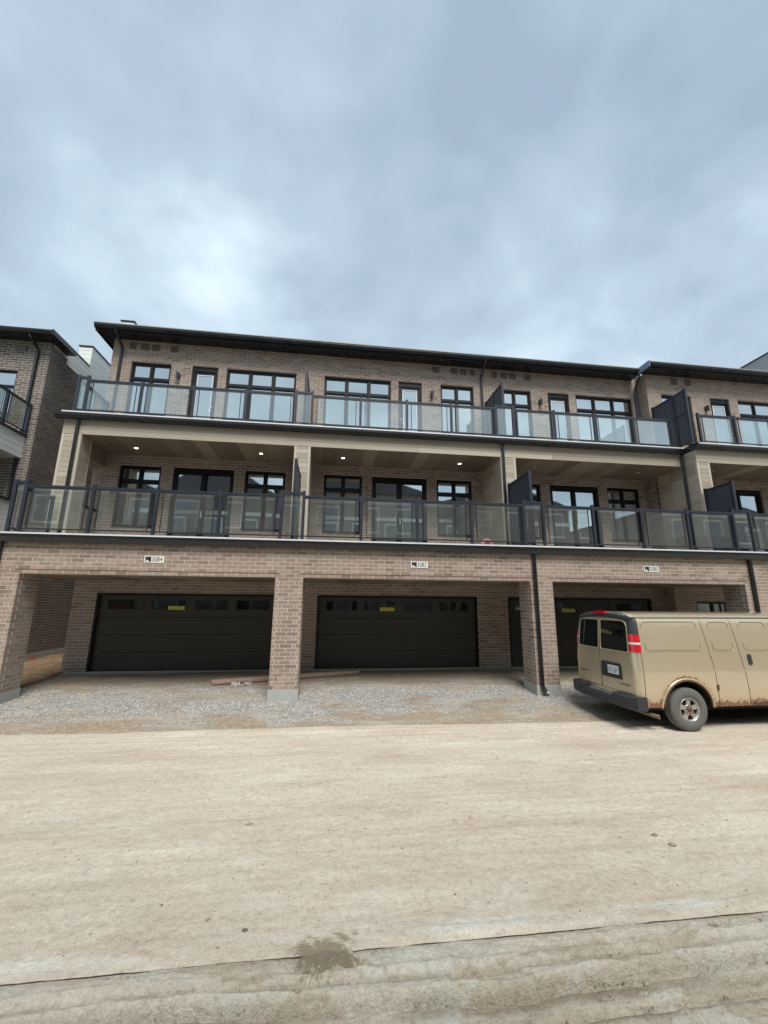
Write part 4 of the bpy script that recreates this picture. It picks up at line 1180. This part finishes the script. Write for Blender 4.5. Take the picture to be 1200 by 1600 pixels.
# lumber lying behind the centre pier
P0 = np.array([-2.86, 1.42]); P1 = np.array([.96, 2.44]); dv = (P1-P0)/np.linalg.norm(P1-P0); nv = np.array([-dv[1], dv[0]])
def plank(label, s0, s1, off, w, z, h, mat='lumber'):
    a = P0+dv*s0+nv*off; b = P0+dv*s1+nv*off; c = b+nv*w; d_ = a+nv*w
    za = float(pad_z(np.array([a[0]]), np.array([a[1]]))[0]); zb = float(pad_z(np.array([b[0]]), np.array([b[1]]))[0])
    pts = [(a[0], a[1], za+z), (b[0], b[1], zb+z), (c[0], c[1], zb+z), (d_[0], d_[1], za+z), (a[0], a[1], za+z+h), (b[0], b[1], zb+z+h), (c[0], c[1], zb+z+h), (d_[0], d_[1], za+z+h)]
    return MB().poly(pts, FACES).build('plank', mat, label=label, cat='plank', group='planks stacked behind the centre pier')
plank('lowest brown plank of the stack lying on the gravel behind the centre pier', 0.0, 3.86, .02, .28, .0, .034)
plank('middle reddish plank of the stack behind the centre pier', .05, 3.92, -.01, .27, .036, .034)
plank('topmost pale brown plank of the stack behind the centre pier', .02, 3.95, .02, .27, .072, .034, 'lumber_pale')
mb = MB(); r_, c_ = 9, 16; pts = []
for i in range(r_):
    for j in range(c_):
        u, v = j/(c_-1), i/(r_-1)
        pts.append((-2.36+.50*u+.03*random.uniform(-1, 1), 1.36+.035*random.uniform(-1, 1)+.135*u+.09*v, .075+(.05+.03*math.sin(u*9))*math.sin(v*3.1)+.03*random.uniform(-1, 1)))
mb.poly(pts, [(i*c_+j, i*c_+j+1, (i+1)*c_+j+1, (i+1)*c_+j) for i in range(r_-1) for j in range(c_-1)])
mb.build('plastic_wrap', 'clear_plastic', label='crumpled pale plastic wrapping lying against the stacked planks', cat='plastic sheet')

flush_bricks(B, 'brick', 300, lambda b: b[6] == 'x' and b[7] == 0.0)

# ------------------------------------------------------------------ neighbour building on the left
N = thing('neighbour_building', 'darker brick three storey house with white panelled balconies at the left edge', 'building')
NX, NY = -9.5, 3.65
nh = [(-11.95, -10.38, 7.98, 9.50), (-11.95, -10.38, 4.28, 6.0)]
brick_face(N, 'x', NY, -1, -15, NX, .45, 10.66, holes=nh, t1=1, core=.25, mort='mortar_grey')
brick_face(N, 'y', NX, 1, NY, 13.5, .45, 10.66, t0=-1, core=.25, mort='mortar_grey')
bx('foundation', 'concrete', N, -15, NX+.02, NY-.02, 13.5, -.4, .448)
for (a, b, z0, z1) in nh:
    w = bpy.data.objects.new('window', None); COL.objects.link(w); w.parent = N
    yo = NY+.06; tz = z1-.55; xm = (a+b)/2
    MB().box(a, a+.06, yo, yo+.07, z0, z1).box(b-.06, b, yo, yo+.07, z0, z1).box(a+.06, b-.06, yo, yo+.07, z1-.06, z1).box(a+.06, b-.06, yo, yo+.07, z0, z0+.06).box(a+.06, b-.06, yo, yo+.07, tz-.05, tz+.05).box(xm-.04, xm+.04, yo-.003, yo+.07, z0+.06, z1-.06).build('frame', 'frame_black', w)
    for p, q in ((a+.06, xm-.04), (xm+.04, b-.06)):
        for r0, r1 in ((z0+.06, tz-.05), (tz+.05, z1-.06)): bx('pane', 'window_glass', w, p, q, yo+.03, yo+.04, r0, r1)
gutter('roof_gutter', -15, -9.22, NY-.55, 10.745, .135, .12, N)
bx('roof_soffit', 'gutter_metal', N, -15, -9.2, NY-.43, NY+.02, 10.60, 10.63)
bx('roof_fascia', 'gutter_metal', N, -9.22, -9.18, NY-.55, NY+.75, 10.60, 10.77)
bx('roof_soffit', 'gutter_metal', N, -9.5+.001, -9.222, NY+.021, NY+.75, 10.60, 10.63)
bx('roof', 'dark_roof', N, -15, NX+.02, NY, 13.5, 10.67, 10.72)
parapet(N, -9.95, NX+.01, NY+.10, 5.70, 10.50, 10.98, 1)
siding_y(4.45, 13.5, NX+.02, 10.30, 10.98, N, 1, 'siding_pale', .17)
parapet(N, -9.95, NX+.02, 5.72, 13.5, 10.985, 11.82, 1)
bx('vent_cover', 'vent', N, -10.55, -10.25, NY-.03, NY-.001, 10.22, 10.42)
MB().tube([(-9.92, NY-.45, 10.6), (-9.9, NY-.40, 10.52), (-9.86, NY-.09, 10.3), (-9.86, NY-.05, 10.2), (-9.86, NY-.05, 3.6)], .04, 4, rect=(.04, .032)).build('downspout', 'gutter_metal', N)
# balconies
for (zt, zb) in ((7.26, 6.50), (5.15, 3.3)):
    yb = 1.0
    bx('balcony', 'white_siding', N, -15, -9.765, yb+.02, NY-.002, zb+(.0 if zt > 6 else 0), zt-.05)
    siding_y(yb, NY-.004, -9.755, zb, zt-.05, N, 1, 'siding_pale', .17)
    bx('balcony_cap', 'black_metal', N, -15, -9.70, yb-.05, NY-.004, zt-.05, zt)
bx('balcony_column', 'white_siding', N, -10.4, -9.77, 1.03, 1.7, 5.16, 6.5)
r = bpy.data.objects.new('railing', None); COL.objects.link(r); r.parent = N
ys = [NY-.07, NY-1.0, NY-2.3]
for yy in ys: bx('post', 'rail_metal', r, -9.79, -9.71, yy-.04, yy+.04, 7.26, 8.33)
for j in range(2):
    a, b = ys[j+1]+.04, ys[j]-.04
    bx('top_rail', 'rail_metal', r, -9.78, -9.72, a, b, 8.24, 8.30); bx('bottom_rail', 'rail_metal', r, -9.765, -9.735, a, b, 7.35, 7.38)
    for yy in (a+.1, b-.1): bx('picket', 'rail_metal', r, -9.76, -9.74, yy-.009, yy+.009, 7.381, 8.239)
    bx('glass_panel', 'rail_glass', r, -9.754, -9.746, a+.12, b-.12, 7.382, 8.238)
flush_bricks(N, 'brick_dark', 160, lambda b: b[7] == NY or b[7] == NX)
# orange survey mark sprayed on the neighbour's foundation
mb = MB()
for k in range(9):
    cy, cz, rr = 5.45+random.uniform(-.16, .16), .33+random.uniform(-.10, .08), random.uniform(.02, .06)
    n = 9; pts = [(NX+.0235, cy+rr*math.cos(2*math.pi*i/n)*random.uniform(.7, 1.2), cz+rr*math.sin(2*math.pi*i/n)*random.uniform(.7, 1.2)) for i in range(n)]
    pts2 = [(NX+.0205, p[1], p[2]) for p in pts]
    pts = [(NX+.0235+.0004*k, p[1], p[2]) for p in pts]
    mb.poly(pts+pts2, [tuple(range(n)), tuple(range(2*n-1, n-1, -1))]+[(i, n+i, n+(i+1) % n, (i+1) % n) for i in range(n)])
mb.build('spray_mark', 'spray_paint', N, label='orange sprayed mark on the foundation')

# ------------------------------------------------------------------ van
V = thing('cargo_van', 'tan cargo van with rusty wheel arch parked in front of the right garage', 'van')
VX, VY, VZ = 5.70, -1.72, -.10       # rear end, centre line, ground
prof = [(.41, .960), (.47, .972), (.55, .985), (.65, .993), (.75, .999), (.85, 1.002), (.95, 1.003), (1.03, 1.006), (1.07, 1.004), (1.10, .997), (1.25, .985), (1.38, .972), (1.5, .960), (1.65, .940), (1.8, .916), (1.92, .893), (1.99, .872), (2.035, .835), (2.065, .76), (2.088, .62), (2.104, .42), (2.113, .2), (2.116, 0)]
HW = lambda h: np.interp(h, [p[0] for p in prof[:18]], [p[1] for p in prof[:18]])
WR, WF, RAD, ARC = .98, 4.42, .378, .500       # wheel centres from rear, tyre radius, arch radius
def arch_h(u):
    h = .41
    for c in (WR, WF):
        d = abs(u-c)
        if d < ARC: h = max(h, .375+math.sqrt(ARC*ARC-d*d))
    return h
def lean(h): return .085*max(0, (h-1.1)/1.0)**1.3
def hmax(u): return float(np.interp(u, [0, 3.75, 3.95, 4.72, 4.85, 5.35, 5.55, 5.62], [2.116, 2.116, 2.08, 1.30, 1.24, 1.14, 1.02, .95]))
us = [0, .012, .035, .075, .13] + list(np.arange(.2, .48, .07)) + [.479] + list(WR-ARC*np.cos(np.linspace(.02, math.pi-.02, 25))) + [1.482] + list(np.arange(1.6, 3.7, .15)) + [3.75, 3.9]
us += [WF-ARC-.002] + list(WF-ARC*np.cos(np.linspace(.02, math.pi-.02, 21))) + [WF+ARC+.002, 5.1, 5.3, 5.45, 5.55, 5.6, 5.62]
us = sorted(set(round(float(u), 4) for u in us))
r0 = .13
rows = []; rust = []
for u in us:
    ins = r0-math.sqrt(max(0, r0*r0-(r0-u)**2)) if u < r0 else 0
    if u > 5.3: ins = (u-5.3)**2*1.2
    hb = arch_h(u); hm = hmax(u); rw = []; rs = []
    sc = (hm-.41)/(2.116-.41)
    for (h, w) in prof:
        hh = h
        if h < 1.10: hh = hb+(h-.41)*(1.10-hb)/(1.10-.41)
        ww = w if h >= 1.10 or hb < .42 else float(HW(hh))
        if sc < 1 and hh > 1.0: hh = 1.0+(hh-1.0)*max(.02, (hm-1.0)/(1.116)) if hm > 1.0 else min(hh, hm)
        ww2 = max(0, ww-ins*min(1, ww*3)) if ww > .05 else ww
        hz = hh-(ins*.5 if h > 1.95 else 0)
        ld = lean(hh)*max(0, 1-u/.6)
        rw.append((u+ld, ww2, hz))
        da = min(max(0, math.hypot(u-WR, hh-.375)-ARC)/.12, 9)
        db = max(0, hh-.41)/.21
        q = max(math.exp(-da*da)*1.0, math.exp(-db*db)*.85)
        if h > 1.1: q = 0
        rs.append(q)
    rows.append(rw); rust.append(rs)
vv = []; ra = []; nP = len(prof)
for rw, rs in zip(rows, rust):
    for s_ in (-1, 1):
        pass
    line = [(VX+a, VY-b, VZ+c) for a, b, c in rw] + [(VX+a, VY+b, VZ+c) for a, b, c in rw[-2::-1]]
    vv += line; ra += rs + rs[-2::-1]
m = 2*nP-1
ff = [(i*m+j, i*m+j+1, (i+1)*m+j+1, (i+1)*m+j) for i in range(len(us)-1) for j in range(m-1)]
# rear face
nb = len(vv); K = 12
for (a, b, c) in rows[0]:
    for k in range(K+1):
        t_ = -1+2*k/K
        vv.append((VX+a-.02*(1-t_*t_), VY+t_*b, VZ+c)); ra.append(max(0, .55-(c-.4)*2.5))
for i in range(nP-1):
    for k in range(K): ff.append((nb+i*(K+1)+k, nb+i*(K+1)+k+1, nb+(i+1)*(K+1)+k+1, nb+(i+1)*(K+1)+k))
me = bpy.data.meshes.new('body'); me.from_pydata(vv, [], ff)
a_ = me.attributes.new('rust', 'FLOAT', 'POINT'); a_.data.foreach_set('value', np.array(ra, dtype=np.float32))
me.materials.append(MAT['van_paint']); me.polygons.foreach_set('use_smooth', [True]*len(me.polygons)); me.update()
body = link('body', me, V)
bx('underbody', 'under_dark', V, VX+.25, VX+5.3, VY-.86, VY+.86, VZ+.34, VZ+.62)
# arch lip (rolled edge, rusty)
def side_y(h): return VY-float(HW(h))
def arcpath(c, R_, off, n=26):
    out = []
    for k in range(n+1):
        a = math.pi*k/n; u = c-R_*math.cos(a); h = .375+R_*math.sin(a)
        out.append((VX+u, side_y(max(h, .41))-off, VZ+max(h, .40)))
    return out
MB().tube(arcpath(WR, ARC+.004, .004), .017, 7).build('arch_lip', 'rust', V, smooth=True)
MB().tube(arcpath(WR, ARC+.035, .003), .020, 7).build('arch_flare', 'van_paint', V, smooth=True)
MB().tube(arcpath(WF, ARC+.004, .004), .017, 7).build('arch_lip', 'rust', V, smooth=True)
for c in (WR, WF):
    mb = MB(); n = 18
    A = [(VX+c-(ARC+.01)*math.cos(math.pi*k/n), VZ+.375+(ARC+.01)*math.sin(math.pi*k/n)) for k in range(n+1)]
    pts = [(x_, VY-.97+.0, z_) for x_, z_ in A]+[(x_, VY-.55, z_) for x_, z_ in A]
    mb.poly(pts, [(k, k+1, n+2+k, n+1+k) for k in range(n)]+[tuple(range(n+1, 2*n+2))]); mb.build('wheel_well', 'under_dark', V)
# panel seams and beads on the near side
def surf(u, h, off=.002): return (VX+u, side_y(h)-off, VZ+h)
def seam(pts, r=.006, mat='van_seam', name='seam', off=-.001):
    dense = []
    for i in range(len(pts)-1):
        for k in range(8):
            t_ = k/8; dense.append((pts[i][0]*(1-t_)+pts[i+1][0]*t_, pts[i][1]*(1-t_)+pts[i+1][1]*t_))
    dense.append(pts[-1])
    MB().tube([surf(u, h, off) for u, h in dense], r, 6).build(name, mat, V, smooth=True)
seam([(1.53, 2.0), (1.55, 1.6), (1.60, 1.1), (1.63, .42)])
seam([(2.18, 2.0), (2.21, 1.5), (2.24, 1.1), (2.30, .42)])
seam([(3.05, 2.0), (3.06, 1.1), (3.08, .42)])
seam([(3.95, 1.95), (3.98, 1.1), (3.9, .9)])
seam([(.135, 1.38), (.125, 1.0), (.12, .42)], .005)
def roundrect(u0, u1, h0, h1, r=.07, n=6):
    P = []
    for (cu, ch, a0) in ((u1-r, h1-r, 0), (u0+r, h1-r, 90), (u0+r, h0+r, 180), (u1-r, h0+r, 270)):
        for k in range(n+1):
            a = math.radians(a0+90*k/n); P.append((cu+r*math.cos(a), ch+r*math.sin(a)))
    P.append(P[0]); return P
for (u0, u1) in ((.24, 1.42), (1.66, 2.12), (2.34, 2.95)):
    pts = roundrect(u0, u1, 1.40, 1.94)
    MB().tube([surf(u, h, .0) for u, h in pts], .0075, 6, cap=False).build('panel_bead', 'van_bead', V, smooth=True)
    pts = roundrect(u0+.014, u1-.014, 1.414, 1.926)
    MB().tube([surf(u, h, -.002) for u, h in pts], .0045, 5, cap=False).build('panel_groove', 'van_seam', V, smooth=True)
seam([(.02, 2.003), (1.0, 2.008), (3.8, 2.008)], .010, 'van_black', 'drip_rail', .004)
seam([(.06, 2.028), (1.0, 2.03), (3.8, 2.03)], .012, 'van_bead', 'roof_bead', .0)
# side door handle and hinges
def plate_on_side(name, mat, u0, u1, h0, h1, t=.02, r=.02, parent=None):
    P = roundrect(u0, u1, h0, h1, r, 4)[:-1]; n = len(P)
    v1 = [surf(u, h, t) for u, h in P]; v0 = [surf(u, h, -.004) for u, h in P]
    MB().poly(v0+v1, [tuple(range(n, 2*n))]+[(i, (i+1) % n, n+(i+1) % n, n+i) for i in range(n)]).build(name, mat, V)
plate_on_side('door_handle', 'van_black', 2.36, 2.44, 1.15, 1.34, .018, .03)
plate_on_side('door_hinge', 'van_bead', 1.565, 1.60, 1.30, 1.38, .018, .01)
plate_on_side('door_hinge', 'rust', 1.60, 1.635, .70, .80, .018, .01)
for k in range(10):
    u0 = 2.35+.11*k; hh = .41+random.uniform(0, .05)
    plate_on_side('rust_flake', 'rust', u0, u0+random.uniform(.06, .12), .405, hh+.03, .006, .01)

# rear face helpers: u = lateral (−1 left/far … ), s: y coordinate
def rx(y, h):
    b = float(HW(min(h, 2.0)))-.13; t_ = max(-1, min(1, (y-VY)/max(b, .1)))
    return VX+lean(h)-.02*(1-t_*t_)
def rear_patch(name, mat, outline, off=.010, inner=None, parent=V, smooth=False):
    """outline: list (y,h); solid plate offset from the rear face"""
    n = len(outline)
    f = [(rx(y, h)-off, y, VZ+h) for y, h in outline]; bk = [(rx(y, h)+.02, y, VZ+h) for y, h in outline]
    return MB().poly(f+bk, [tuple(range(n))[::-1]]+[(i, (i+1) % n, n+(i+1) % n, n+i) for i in range(n)]).build(name, mat, parent)
def rear_tube(name, mat, pts, r, off=.010, cap=True, parent=V):
    dense = []
    for i in range(len(pts)-1):
        for k in range(4):
            t_ = k/4; dense.append((pts[i][0]*(1-t_)+pts[i+1][0]*t_, pts[i][1]*(1-t_)+pts[i+1][1]*t_))
    dense.append(pts[-1])
    MB().tube([(rx(y, h)-off, y, VZ+h) for y, h in dense], r, 6, cap=cap).build(name, mat, parent, smooth=True)
def door_window(parent, y0, y1, h0, h1, slant):
    """y0 near centre, y1 outer; outer top corner well rounded"""
    r = .10; P = []
    s = 1 if y1 > y0 else -1
    def arc(cy, ch, a0, a1, rr):
        for k in range(6):
            a = math.radians(a0+(a1-a0)*k/5); P.append((cy+s*rr*math.cos(a), ch+rr*math.sin(a)))
    arc(y1-s*.05, h0+.05, -90, 0, .05)
    arc(y1-s*(.15+slant), h1-.15, 0, 90, .15)
    arc(y0+s*.05, h1-.05, 90, 180, .05)
    arc(y0+s*.05, h0+.05, 180, 270, .05)
    return P
DC = VY+.04
for nm, ya, yb in (('far', DC+.03, VY+.80), ('near', DC-.03, VY-.80)):
    d_ = bpy.data.objects.new('rear_door', None); COL.objects.link(d_); d_.parent = V
    P = door_window(d_, ya, yb*.5+yb*.5, 1.36, 1.95, .03)
    rear_patch('window', 'van_glass', P, .006, parent=d_)
    rear_tube('window_rim', 'van_bead', P+[P[0]], .011, .006, cap=False, parent=d_)
    # door perimeter seam
    s = 1 if yb > ya else -1
    yo = VY+s*.885
    rear_tube('seam', 'van_seam', [(ya-s*.012, .62), (yo, .62)], .005, .002, parent=d_)
rear_tube('seam', 'van_seam', [(DC, .62), (DC, 1.3), (DC, 2.05)], .007, .001)
rear_tube('door_bead', 'van_bead', [(DC-.016, .62), (DC-.016, 1.3), (DC-.016, 2.03)], .006, .002)
# black cap over the top and down the near corner
CAPN = [(0, 1), (0, -1)]
def cap_strip(sgn, h0, h1, mat, name, u1=.11, off=.006, k=10):
    """band wrapping the rear corner from the rear face round to the side"""
    v = []; R_ = 6; C_ = 9
    for i in range(k+1):
        h = h0+(h1-h0)*i/k; w = float(HW(min(h, 2.03)))
        for j in range(C_+1):
            t_ = j/C_
            if t_ < .4:     # rear face part
                y = VY+sgn*(w-.138+(t_/.4)*.008); v.append((rx(y, h)-off, y, VZ+h))
            else:
                a = (t_-.4)/.6*math.pi/2
                ux = r0*(1-math.sin(a))if False else r0-r0*math.cos(a)
                yy = w-r0+r0*math.sin(a)
                L_ = lean(h)*(1-(r0-r0*math.cos(a))/.6)
                v.append((VX+L_+(r0-r0*math.cos(a))-off*math.cos(a), VY+sgn*(yy+off*math.sin(a)), VZ+h))
    f = [(i*(C_+1)+j, i*(C_+1)+j+1, (i+1)*(C_+1)+j+1, (i+1)*(C_+1)+j) for i in range(k) for j in range(C_)]
    if sgn > 0: f = [q[::-1] for q in f]
    return MB().poly(v, f).build(name, mat, V, smooth=True)
for sgn in (-1, 1):
    cap_strip(sgn, 1.705, 2.02, 'van_black', 'corner_cap')
    cap_strip(sgn, 1.56, 1.70, 'red_lens', 'tail_light', off=.014)
    cap_strip(sgn, 1.52, 1.558, 'white_lens', 'tail_light', off=.012)
    cap_strip(sgn, 1.385, 1.518, 'red_lens', 'tail_light', off=.014)
# black band over the door tops, following the roof
bandp = []
for k in range(25):
    t_ = -1+2*k/24; y = VY+t_*.80
    hh = 2.085-.075*abs(t_)**3
    bandp.append((y, hh))
v = []
for y, hh in bandp:
    v.append((rx(y, 1.99)-.006, y, VZ+hh-.085)); v.append((rx(y, 1.99)-.010, y, VZ+hh-.02)); v.append((rx(y, 2.0)+.04, y, VZ+hh+.022)); v.append((rx(y, 2.0)+.13, y, VZ+hh+.030))
MB().poly(v, [(4*i+j, 4*i+j+1, 4*i+j+5, 4*i+j+4) for i in range(24) for j in range(3)]).build('roof_trim', 'van_black', V, smooth=True)
MB().box(VX+.035, VX+.14, VY-.17, VY+.17, VZ+2.075, VZ+2.125).build('brake_light', 'red_lens', V)
# licence plate recess
LP = bpy.data.objects.new('license_plate', None); COL.objects.link(LP); LP.parent = V
rear_patch('recess', 'van_black', [(DC-.07, .84), (DC-.60, .84), (DC-.62, .87), (DC-.62, 1.10), (DC-.58, 1.13), (DC-.09, 1.13), (DC-.06, 1.10), (DC-.05, .87)], .008, parent=LP)
rear_tube('recess_rim', 'van_black', [(DC-.05, .85), (DC-.62, .85), (DC-.62, 1.12), (DC-.06, 1.12), (DC-.05, .85)], .012, .010, parent=LP)
rear_patch('plate', 'plate_white', [(DC-.24, .915), (DC-.55, .915), (DC-.55, 1.075), (DC-.24, 1.075)], .016, parent=LP)
put_text('plate_lettering', 'EF-LP', LP, (-(DC-.27), -(DC-.52), VZ+.945, VZ+1.035), 'plate_blue', rx(DC-.4, 1.0)-.0175, 'x')
# badges
put_text('badge', 'CHEVROLET', V, (-(DC-.46), -(DC-.83), VZ+.745, VZ+.785), 'print_black', rx(DC-.75, .75)-.006, 'x')
put_text('badge', 'EXPRESS', V, (-(VY+.80), -(VY+.52), VZ+.835, VZ+.865), 'print_black', rx(VY+.68, .85)-.006, 'x')
# bumper
def bump_prof(y):
    t_ = (y-VY)/1.0; return VX-.16+.07*abs(t_)**4
for (ya, yb, top_, mat, nm) in ((VY-1.0, VY-.42, .60, 'van_black', 'bumper'), (VY-.42, VY+.46, .53, 'van_black', 'bumper_step'), (VY+.46, VY+1.0, .60, 'van_black', 'bumper')):
    n = 8; v = []
    for i in range(n+1):
        y = ya+(yb-ya)*i/n; x_ = bump_prof(y)
        v += [(VX+.10, y, VZ+.36), (x_+.03, y, VZ+.36), (x_, y, VZ+.40), (x_, y, VZ+top_-.03), (x_+.03, y, VZ+top_), (VX+.10, y, VZ+top_)]
    f = [(6*i+j, 6*i+(j+1) % 6, 6*i+6+(j+1) % 6, 6*i+6+j) for i in range(n) for j in range(6)]
    f += [(0, 1, 2, 3, 4, 5), tuple(6*n+j for j in range(5, -1, -1))]
    MB().poly(v, f).build(nm, mat, V)
MB().box(VX-.11, VX+.05, VY-.40, VY+.44, VZ+.532, VZ+.545).build('bumper_tread', 'steel', V)
for sgn in (-1, 1):
    MB().box(VX-.075, VX+.13, VY+sgn*.985, VY+sgn*1.012, VZ+.37, VZ+.60).build('bumper_end', 'van_black', V)
# exhaust pipe
MB().tube([(VX+.05, VY-.30, VZ+.36), (VX+.14, VY-.62, VZ+.32), (VX+.36, VY-.98, VZ+.255)], [.036, .036, .038], 14, cap=False).tube([(VX+.350, VY-.965, VZ+.2575), (VX+.352, VY-.968, VZ+.257)], .032, 12).build('exhaust_pipe', 'exhaust', V, smooth=True)
# wheels
def wheel(cx, cy, sgn):
    w = bpy.data.objects.new('wheel', None); COL.objects.link(w); w.parent = V
    cz = VZ+RAD-.006
    def lathe(name, pr, mat, seg=48, smooth=True):
        v = []
        for i in range(seg):
            a = 2*math.pi*i/seg
            for r, d in pr: v.append((cx+r*math.cos(a), cy+sgn*d, cz+r*math.sin(a)))
        k = len(pr)
        f = [(i*k+j, i*k+j+1, ((i+1) % seg)*k+j+1, ((i+1) % seg)*k+j) for i in range(seg) for j in range(k-1)]
        MB().poly(v, f).build(name, mat, w, smooth=smooth)
    lathe('tyre', [(.195, .095), (.212, .118), (.27, .130), (.335, .124), (.364, .105), (RAD, .085), (RAD, .075), (RAD-.006, .072), (RAD-.006, .064), (RAD, .061), (RAD, .03), (RAD-.006, .027), (RAD-.006, .017), (RAD, .014), (RAD, -.05), (.36, -.09), (.30, -.12), (.21, -.10)], 'rubber')
    lathe('rim', [(.206, .110), (.200, .118), (.192, .112), (.184, .08), (.176, .03), (.17, -.05), (.05, -.055)], 'hub_steel')
    # dished disc with five holes: spokes
    mb = MB()
    for k in range(5):
        a = 2*math.pi*k/5+math.radians(90)
        ca, sa = math.cos(a), math.sin(a)
        def pt(r, t, d): return (cx+r*ca-t*sa, cy+sgn*d, cz+r*sa+t*ca)
        f_ = [pt(.07, -.040, .085), pt(.14, -.036, .098), pt(.186, -.066, .090), pt(.186, .066, .090), pt(.14, .036, .098), pt(.07, .040, .085)]
        b_ = [pt(.07, -.040, .055), pt(.14, -.036, .068), pt(.186, -.066, .060), pt(.186, .066, .060), pt(.14, .036, .068), pt(.07, .040, .055)]
        mb.poly(f_+b_, [(0, 1, 2, 3, 4, 5), (11, 10, 9, 8, 7, 6)]+[(i, 6+i, 6+(i+1) % 6, (i+1) % 6) for i in range(6)])
    mb.build('spokes', 'hub_steel', w)
    lathe('rim_lip', [(.180, .06), (.184, .094), (.193, .094)], 'hub_steel')
    lathe('hub', [(.088, .06), (.086, .092), (.080, .094), (.045, .096)], 'hub_steel', 24)
    lathe('hub_cap', [(.046, .09), (.044, .112), (.025, .118), (0.0005, .118)], 'rust', 18)
    mb = MB()
    for k in range(8):
        a = 2*math.pi*k/8
        p = (cx+.07*math.cos(a), cz+.07*math.sin(a))
        mb.tube([(p[0], cy+sgn*.095, p[1]), (p[0], cy+sgn*.112, p[1])], .010, 6)
    mb.build('lug_nuts', 'rust', w)
    lathe('brake_drum', [(.16, -.03), (.16, .03), (.12, .04), (.02, .04)], 'rust', 24)
wheel(VX+WR, VY-.875, -1); wheel(VX+WF, VY-.875, -1); wheel(VX+WR, VY+.875, 1); wheel(VX+WF, VY+.875, 1)
# front end (beyond the frame)
bx('front_bumper', 'van_black', V, VX+5.5, VX+5.72, VY-.92, VY+.92, VZ+.36, VZ+.62)
bx('grille', 'van_black', V, VX+5.60, VX+5.65, VY-.55, VY+.55, VZ+.66, VZ+.92)
for sgn in (-1, 1): bx('headlight', 'white_lens', V, VX+5.52, VX+5.64, VY+sgn*.58, VY+sgn*.86, VZ+.68, VZ+.92)
bx('windscreen', 'van_glass', V, VX+4.0, VX+4.02, VY-.7, VY+.7, VZ+1.4, VZ+1.9)
MB().poly([(VX+4.02, VY-.80, VZ+2.03), (VX+4.02, VY+.80, VZ+2.03), (VX+4.68, VY+.86, VZ+1.37), (VX+4.68, VY-.86, VZ+1.37)], [(0, 1, 2, 3)]).build('windscreen', 'van_glass', V)
plate_on_side('side_window', 'van_glass', 3.15, 3.85, 1.42, 1.90, .006, .05)

# ------------------------------------------------------------------ houses across the lane (seen reflected in the glass)
def opposite(x0, x1, y, hgt, peak, mat, label):
    O = thing('opposite_house', label, 'house')
    MB().box(x0, x1, y-9, y, -.3, hgt).build('wall', mat, O)
    if peak:
        xm = (x0+x1)/2
        MB().prism([(x0-.4, hgt), (x1+.4, hgt), (xm, hgt+peak)], 'y', y-9, y+.4).build('roof', 'dark_roof', O)
    for fl in range(3):
        for k in range(int((x1-x0)/3)):
            wx = x0+.9+k*3
            bx('window', 'garage_glass', O, wx, wx+1.5, y+.002, y+.04, 1.2+fl*3.1, 2.9+fl*3.1)
            bx('window_trim', 'white_siding', O, wx-.10, wx+1.60, y+.0005, y+.02, 1.05+fl*3.1, 3.05+fl*3.1)
        bx('belt_course', 'white_siding', O, x0, x1, y+.0005, y+.12, 3.3+fl*3.1, 3.62+fl*3.1)
        bx('balcony', 'rail_metal', O, x0+.8, x0+5.2, y+.13, y+1.2, 3.63+fl*3.1, 4.5+fl*3.1)
simple('opp_tan', (.19, .175, .155), .8, 0, .15, 2)
simple('opp_brown', (.11, .09, .08), .85, 0, .15, 2)
opposite(-27, -15.5, -20.5, 11.6, 2.6, 'opp_tan', 'tan gabled house across the lane, farthest left')
opposite(-14.9, -5.2, -20.5, 11.4, 3.2, 'opp_brown', 'brown gabled house across the lane, behind and left of the camera')
opposite(-4.9, 9.5, -20.8, 12.0, 2.2, 'opp_tan', 'wide tan gabled house across the lane')
opposite(9.9, 23.0, -20.5, 11.2, 2.4, 'opp_brown', 'brown gabled house across the lane, left of the open gap')
opposite(27.5, 48, -20.8, 10.2, 2.6, 'opp_tan', 'long tan gabled house across the lane, farthest right')

for o in bpy.data.objects:
    if '_w' in o: del o['_w']
print('objects', len(bpy.data.objects), 'tris', sum(len(o.data.polygons)*2 for o in bpy.data.objects if o.type == 'MESH'))
